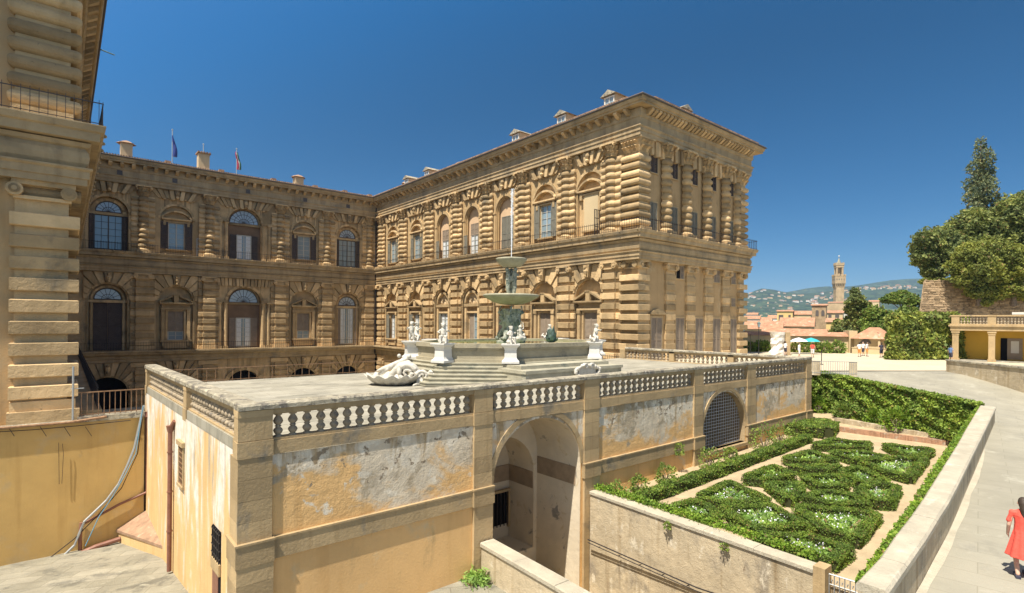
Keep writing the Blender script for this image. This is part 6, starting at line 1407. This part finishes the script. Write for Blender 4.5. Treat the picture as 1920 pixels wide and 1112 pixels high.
block('town_house', 'small house with stepped terracotta roofs at the tower foot', 1488,1545, 102, 632, 650, 6, M['farwall'], TF, 'house', [(.3,.5,.06,.5,DK)], rh=1.5, yaw=-.18)
block('town_house', 'cream house with two dark windows directly right of the stone tower', 1550,1580, 175, 587, 612, 8, M['farwall'], TF, 'house', [(.2,.75,.2,.28,DK),(.65,.75,.25,.28,DK)], rh=.9)
block('town_house', 'white gabled house near the cedar', 1582,1606, 165, 586, 612, 8, M['farwhite'], TF, 'house', [(.5,.5,.1,.3,DK)], rh=1.8)
block('town_house', 'ochre house with tiled roof below the white gabled one', 1549,1583, 140, 604, 645, 8, M['faryellow'], TF, 'house', [(.3,.7,.1,.2,DK),(.6,.7,.08,.2,DK),(.8,.7,.08,.2,DK)], rh=1.1)
block('town_house', 'cream house with one green shutter in front of the cedar', 1580,1602, 140, 606, 640, 8, M['farwall'], TF, 'house', [(.6,.5,.2,.25,teal)], rh=.9)
block('town_house', 'small red-roofed block at the left behind the palace corner', 1396,1424, 200, 598, 614, 8, M['farwhite'], TF, 'house', [(.4,.5,.1,.4,DK)], rh=1.2)
block('town_house', 'white stepped building with little red roof at far left', 1400,1420, 260, 590, 602, 8, M['farwhite'], TF, 'house', [(.6,.5,.15,.4,DK)], rh=1.0)
block('town_house', 'mid-distance house with orange roof left of the yellow house', 1426,1446, 210, 602, 614, 8, M['farwall'], TF, 'house', [(.4,.5,.1,.4,DK)], rh=1.5)
block('town_house', 'pale building half hidden behind the yellow loggia house', 1440,1460, 240, 597, 612, 8, M['farwhite'], TF, 'house', (), rh=1.5)
block('town_house', 'wide low building with orange roof at the foot of the great tower', 1552,1592, 420, 568, 600, 20, M['towerst'], TF, 'house', (), rh=1.2)
block('town_house', 'reddish roofed house right of the cedar top', 1628,1648, 420, 566, 580, 14, M['farwall'], TF, 'house', (), rh=1.5)
block('town_house', 'long stone palace block behind the tower with dome-like lantern', 1530,1560, 480, 572, 600, 20, M['towerst'], TF, 'house', (), rh=1.0)
r8 = random.Random(21); HP = []
for k in range(4):
    root = empty('town_house', (0,0,0), 'small distant house of the old town under a low terracotta roof', 'house', 'small houses of the distant town')
    w_, d_, h_ = (6,9,7.5,5)[k], (5,5,6,5)[k], (12,11,12.5,11)[k]
    b = MB(); b.box(-w_,w_,-d_,d_,-6,h_); b.build('wall', (M['farwall'],M['farwhite'],M['farwall'],M['faryellow'])[k], root)
    b = MB(); b.add([(-w_-.5,-d_-.5,h_),(w_+.5,-d_-.5,h_),(w_+.5,d_+.5,h_),(-w_-.5,d_+.5,h_),(-w_-.5,0,h_+2),(w_+.5,0,h_+2)],[(0,1,5,4),(2,3,4,5),(1,2,5),(3,0,4),(3,2,1,0)]); b.build('roof', TF, root)
    for q in (-.6,-.1,.45): b = MB(); b.box(w_*q-.5,w_*q+.5,-d_-.08,-d_+.02,h_-3.4,h_-1.8); b.build('window', DK, root)
    HP.append(root)
for k in range(64):
    F = r8.uniform(230,640); px = r8.uniform(1392,1600) if k < 50 else r8.uniform(1600,1690)
    zg = float(np.interp(F,[200,350,600,1000],[-30,-38,-42,-42]))
    root = HP[k] if k < 4 else copy_tree(HP[k%4])
    root.location = spot(px,F,zg+r8.uniform(-1,5)+max(0,(F-230)*.012)); root.rotation_euler = (0,0,math.atan2(-CY,SY)-.6+r8.choice([0,0,1.57])+r8.uniform(-.2,.2)); root.scale = (1,1,r8.uniform(.9,1.25))
# great crenellated tower
tw = spot(1572,560,0); zt_ = lambda y: zat(1572,y,560); b = MB()
root = empty('city_tower', (tw.x,tw.y,zt_(600)), 'tall slender medieval clock-less tower with battlemented gallery and spire', 'tower', None, math.atan2(-CY,SY)+.35); zb = zt_(600); zz = lambda y: zt_(y)-zb
px1 = 560/1019.2
root.scale = (.78,.78,1); root.rotation_euler.z = math.atan2(-CY, SY)-.2
b.box(-4.9,4.9,-4.9,4.9,0,zz(537)); b.build('shaft', M['towerst'], root)
b = MB()
for k in range(6):
    for sg in (-1,1):
        u = -5.2+k*2.08; 
        b.add([(u-.6,sg*4.9,zz(540)),(u+.6,sg*4.9,zz(540)),(u-.6,sg*6.4,zz(532)),(u+.6,sg*6.4,zz(532)),(u-.6,sg*4.9,zz(532)),(u+.6,sg*4.9,zz(532))],[(0,1,3,2),(0,2,4),(1,5,3),(2,3,5,4)])
        b.add([(sg*4.9,u-.6,zz(540)),(sg*4.9,u+.6,zz(540)),(sg*6.4,u-.6,zz(532)),(sg*6.4,u+.6,zz(532)),(sg*4.9,u-.6,zz(532)),(sg*4.9,u+.6,zz(532))],[(0,1,3,2),(0,2,4),(1,5,3),(2,3,5,4)])
b.build('corbels', M['towerst'], root)
b = MB(); b.box(-6.4,6.4,-6.4,6.4,zz(532),zz(518)); 
for k in range(6):
    for sg in (-1,1): u = -5.6+k*2.24; b.box(u-.6,u+.6,sg*6.4-.4,sg*6.4+.4,zz(518),zz(515)); b.box(sg*6.4-.4,sg*6.4+.4,u-.6,u+.6,zz(518),zz(515))
g_ = b.build('gallery', M['towerst'], root)
b = MB()
for k in range(4):
    for sg in (-1,1): u = -4.2+k*2.8; b.box(u-.5,u+.5,sg*6.42-.05,sg*6.42+.05,zz(526),zz(523)); b.box(sg*6.42-.05,sg*6.42+.05,u-.5,u+.5,zz(526),zz(523))
b.build('gallery_openings', DK, g_)
b = MB()
for sx_ in (-1,1):
    for sy_ in (-1,1): b.lathe([(1.25,zz(518)),(1.25,zz(501))],10,c=(sx_*3.4,sy_*3.4,0))
b.box(-1.2,1.2,-1.2,1.2,zz(518),zz(501)); b.build('belfry_columns', M['towerst'], root)
b = MB(); b.box(-4.8,4.8,-4.8,4.8,zz(502),zz(496)); b.box(-5.2,5.2,-5.2,5.2,zz(498),zz(496))
for k in range(5):
    for sg in (-1,1): u = -4.2+k*2.1; b.box(u-.55,u+.55,sg*4.9-.3,sg*4.9+.3,zz(496),zz(493)); b.box(sg*4.9-.3,sg*4.9+.3,u-.55,u+.55,zz(496),zz(493))
b.build('battlement', M['towerst'], root)
b = MB(); b.lathe([(3.0,zz(496)),(2.4,zz(493)),(.3,zz(484)),(.15,zz(481))],4,c=(0,0,0)); b.build('spire', M['marble_o'], root)
b = MB(); b.ball((0,0,zz(480.5)),.9,8); b.build('finial', M['farwhite'], root)
# ---- far ground and hills
m = MB(); pxs = list(range(-2600,5200,60)); Fs = [88,100,130,200,350,600,1000,1600]; zs = [-9,-14,-22,-30,-38,-42,-42,-30]
for F, z in zip(Fs, zs):
    for px in pxs: q = spot(px,F,z); m.v.append((q.x,q.y,q.z))
for j in range(len(Fs)-1):
    for i in range(len(pxs)-1): k = j*len(pxs)+i; m.f.append((k,k+1,k+len(pxs)+1,k+len(pxs))); m.m.append(0)
M['hill'] = mat('wooded_hill', (.05,.08,.04), .5, .02, bump=0, patches=[((.14,.15,.08), .012, .58, .04, (1,1,2)), ((.02,.04,.025), .03, .50, .03, (1,1,2))])
M['town'] = mat('far_town_ground', (.22,.20,.14), .3, .05, bump=0, patches=[((.09,.12,.05), .02, .5, .05, (1,1,1))])
struct(m, 'ground', M['town'])
def hills(name, skyline, F0, F1, z0, seed, y_extra=0, rows_=14):
    xs = [p[0] for p in skyline]; ys = [p[1] for p in skyline]; m = MB(); pxs = list(range(-1500,4200,12)); r5 = np.random.default_rng(seed)
    for j in range(rows_+1):
        t = j/rows_; F = F0+(F1-F0)*t
        for px in pxs:
            y = float(np.interp(px,xs,ys)); zt_ = zat(px,y,F1)-z0; q = spot(px,F,z0+zt_*(t**1.15)+(math.sin(px*.05+j)*6+math.sin(px*.021+j*1.7)*9)*(t*(1-t)*2.2)); m.v.append((q.x,q.y,q.z))
    n = len(pxs)
    for px in pxs: y = float(np.interp(px,xs,ys)); q = spot(px,F1*1.25,z0); m.v.append((q.x,q.y,q.z))
    for j in range(rows_+1):
        for i in range(n-1): k = j*n+i; m.f.append((k,k+1,k+n+1,k+n)); m.m.append(0)
    return struct(m, name, M['hill'])
hills('near_hills', [(-1500,575),(600,560),(1300,572),(1398,553),(1412,546),(1428,541),(1450,543),(1470,548),(1500,551),(1530,549),(1560,545),(1600,540),(1640,537),(1720,535),(1900,545),(4200,560)], 1500, 3200, -32, 1)
hills('far_hills', [(-1500,545),(1300,560),(1450,551),(1480,547),(1510,541),(1545,537),(1580,538),(1610,535),(1640,530),(1665,526),(1700,523),(1800,521),(4200,530)], 3600, 4600, -30, 2)
# villas on the hillside
r6 = random.Random(12); proto = None
for k in range(190):
    t = r6.random(); px = r6.uniform(1398,1600) if k < 150 else r6.uniform(1600,1722)
    ysky = float(np.interp(px,[1398,1428,1500,1560,1640,1720],[553,541,551,545,537,535]))
    cl = .3 if r6.random() < .5 else .55
    tt = r6.choice([r6.uniform(.25,.6), r6.uniform(.6,.97)]) if k < 150 else r6.uniform(.88,.985)
    F = 1500+1700*tt; z0 = -32+(zat(px,ysky,3200)+32)*(tt**1.15); q = spot(px,F,z0)
    if proto is None or k == 1:
        root = empty('hillside_villa', tuple(q), 'small pale villa with terracotta roof on the wooded hillside', 'villa', 'villas scattered on the hillside', .4)
        b = MB(); b.box(-12,12,-7,7,-6,9); b.build('wall', M['farwhite'] if k == 0 else M['farwall'], root); b = MB(); b.add([(-13,-8,9),(13,-8,9),(13,8,9),(-13,8,9),(-8,0,12.5),(8,0,12.5)],[(0,1,5,4),(1,2,5),(2,3,4,5),(3,0,4)]); b.build('roof', TF, root)
        if k == 0: proto = root; pr2 = root
        else: pr2 = root
    else:
        root = copy_tree(proto if k % 2 else pr2); root.location = q; root.rotation_euler = (0,0,r6.uniform(0,3)); s_ = r6.uniform(.28,.8)*F/3000; root.scale = (s_*r6.uniform(.8,1.9),s_,s_)
# far wood clumps softening the slopes
# ---- haze
fx = MB(); fx.box(-3500,8000,-5500,8000,-60,440); hz = fx.build('haze', M['dark']); hz['kind'] = 'stuff'; hz['label'] = 'thin summer haze over the distant hills'
hm = bpy.data.materials.new('haze_air'); hm.use_nodes = True; t_ = hm.node_tree; t_.nodes.remove(t_.nodes['Principled BSDF']); pv = t_.nodes.new('ShaderNodeVolumePrincipled'); pv.inputs['Density'].default_value = 9e-5; pv.inputs['Color'].default_value = (.45,.68,1,1); pv.inputs['Anisotropy'].default_value = .2
t_.links.new(pv.outputs[0], t_.nodes['Material Output'].inputs['Volume']); hz.data.materials.clear(); hz.data.materials.append(hm)
# ---- flags on the roof
for x, y, h_, col, lb in ((11.9,95.0,5.6,[(.015,.035,.18)],'flagpole with a furled dark blue flag on the main roof'),(15.9,95.2,4.4,[],'bare flagpole right of the square chimney'),(20.4,95.0,4.6,[(.35,.02,.05),(.4,.4,.38),(.02,.10,.06)],'flagpole with a furled red, white and green flag')):
    root = empty('flagpole', (x,y,22.0), lb, 'flagpole'); b = MB(); b.tube([(0,0,0),(0,0,h_)],.06,6); b.ball((0,0,h_+.08),.13,6); b.build('pole', M['galv'], root)
    for k, c_ in enumerate(col):
        n = len(col); b = MB(); z0, z1 = (h_*.32, h_*.92); off = (k-(n-1)/2)*.14
        P = [(.1+off+.12*math.sin(q*.9)+(1-q/6)*.22, .04*math.cos(q*2), z0+(z1-z0)*q/6) for q in range(7)]
        b.tube(P, [.2/n+.12,.19/n+.1,.17/n+.08,.14/n+.06,.12/n+.05,.08,.03], 8); b.build('flag', plain('flag_cloth_%d' % (k+10*int(x)), c_, .8), root)

# ================================================================ PEOPLE
def person(label, px, F, zf, rz, shirt, legs, arms='down', s=1.0, skirt=False, stride=.0, bag=None):
    p = spot(px, F, zf); rz += math.atan2(-CY, SY); root = empty('person', tuple(p), label, 'person', None, rz)
    b = MB(); vx = .016 if F < 20 else .03
    hipz = .92
    for sg in (-1,1): st = sg*stride; limb(b, [(sg*.09,0,hipz),(sg*.1,-.04-st*.5,.5),(sg*.1,.02+st*.6,.09),(sg*.1,-.13+st*.6,.04)], [.085,.06,.042,.035])
    limb(b, [(0,0,.95),(0,0,1.15),(0,.0,1.38)], [.14,.125,.13]); b.tube([(0,0,1.4),(0,-.01,1.55)], .055, 8); b.ball((0,-.02,1.62), .1, 12, (.85,1,1.2)); b.ball((0,-.125,1.61), .02, 6)
    for sg in (-1,1):
        b.ball((sg*.088,-.01,1.62), .024, 6)
        if arms == 'up' and sg == 1: A = [(sg*.17,0,1.4),(sg*.28,-.1,1.2),(sg*.12,-.25,1.5)]
        else: A = [(sg*.18,0,1.4),(sg*.24,.02,1.12),(sg*.24,-.08,.88)]
        limb(b, A, [.05,.04,.03]); hpt = Vector(A[-1]); dr = (Vector(A[-1])-Vector(A[-2])).normalized()
        for q in range(5): off = Vector((0,(q-2)*.017,0)); b.tube([hpt+off, hpt+off+dr*(.07 if q else .04)+Vector((-sg*.02 if q else -sg*.04,0,0)), hpt+off+dr*(.10 if q else .06)+Vector((-sg*.035,0,0))], .009, 5)
    for i, v in enumerate(b.v): b.v[i] = (v[0]*s, v[1]*s, v[2]*s)
    sculpt('body', b, M['skin'], root, vx, smooth=1)
    b = MB(); limb(b, [(0,0,.95),(0,0,1.15),(0,0,1.36)], [.165,.15,.155]); 
    for sg in (-1,1): A0 = (sg*.18,0,1.4); limb(b, [(sg*.1,0,1.4),A0,(sg*.235,.01 if not (arms == 'up' and sg == 1) else -.05,1.22)], [.07,.066,.058])
    if skirt: b.lathe([(.15,1.02),(.19,.85),(.25,.6),(.29,.45),(.0,.5)], 42, fl=lambda a: 1+.07*math.cos(9*a)+.03*math.cos(5*a+1))
    for i, v in enumerate(b.v): b.v[i] = (v[0]*s, v[1]*s, v[2]*s)
    sculpt('shirt' if not skirt else 'dress', b, M[shirt], root, vx, smooth=1)
    if not skirt:
        b = MB(); limb(b, [(0,0,.97),(0,0,.88)], [.165,.16])
        for sg in (-1,1): limb(b, [(sg*.09,0,hipz),(sg*.1,-.03-sg*stride*.35,.52)], [.11,.085])
        for i, v in enumerate(b.v): b.v[i] = (v[0]*s, v[1]*s, v[2]*s)
        sculpt('shorts', b, M[legs], root, vx, smooth=1)
    b = MB(); b.ball((0,.015,1.66), .107, 12, (.88,1,1.05)); b.ball((0,.06,1.58), .085, 8)
    for i, v in enumerate(b.v): b.v[i] = (v[0]*s, v[1]*s, v[2]*s)
    sculpt('hair', b, M['hair'], root, vx, smooth=1)
    if skirt:
        b = MB(); b.rbox(-.36,-.2,-.12,.12,.72,.98,.03,True); b.tube([(-.26,.0,.97),(-.2,-.02,1.42),(-.1,.08,1.44),(-.24,.1,.97)], .012, 6); b.build('shoulder_bag', M['pipe'], root)
        b = MB(); limb(b, [(0,.06,1.64),(0,.1,1.5),(.01,.12,1.34)], [.09,.075,.03]); sculpt('long_hair', b, M['hair'], root, vx, smooth=1)
    for sg in (-1,1): b = MB(); b.rbox(sg*.1*s-.045,sg*.1*s+.045,(-.19+sg*stride*.6)*s,(.08+sg*stride*.6)*s,0,.07,.015); b.build('shoe', M['darkcloth'], root)
    return root
person('woman in a red dress walking up the road at the right edge', 1921, 12.0, -5.55, 2.6, 'redcloth', 'redcloth', skirt=True, stride=.18)
person('person in dark navy top and shorts standing alone on the plaza', 1653, 64, -3.9, 3.0, 'darkcloth', 'darkcloth', 'up')
person('person in white shirt and orange shorts on the plaza, left one of the trio', 1612, 65, -3.9, 2.4, 'whitecloth', 'orange', stride=.12)
person('person in white shirt and dark shorts in the middle of the trio on the plaza', 1619, 67, -3.9, -1.2, 'whitecloth', 'darkcloth', stride=.1)
person('person in pale top holding something up, right one of the trio', 1626, 66, -3.9, 1.2, 'whitecloth', 'orange', 'up')
person('person in blue shirt by the left column of the portico', 1783, 58, -3.9, 2.0, 'bluecloth', 'darkcloth')
person('person in white shirt under the small teal parasol', 1473, 66, -3.9, 2.0, 'whitecloth', 'darkcloth')
person('person in pale clothes walking below the white parasol', 1499, 62, -3.9, 1.5, 'whitecloth', 'whitecloth', stride=.15)
person('person in salmon top near the right teal parasol', 1524, 63, -3.9, 2.7, 'redcloth', 'whitecloth', stride=.1)
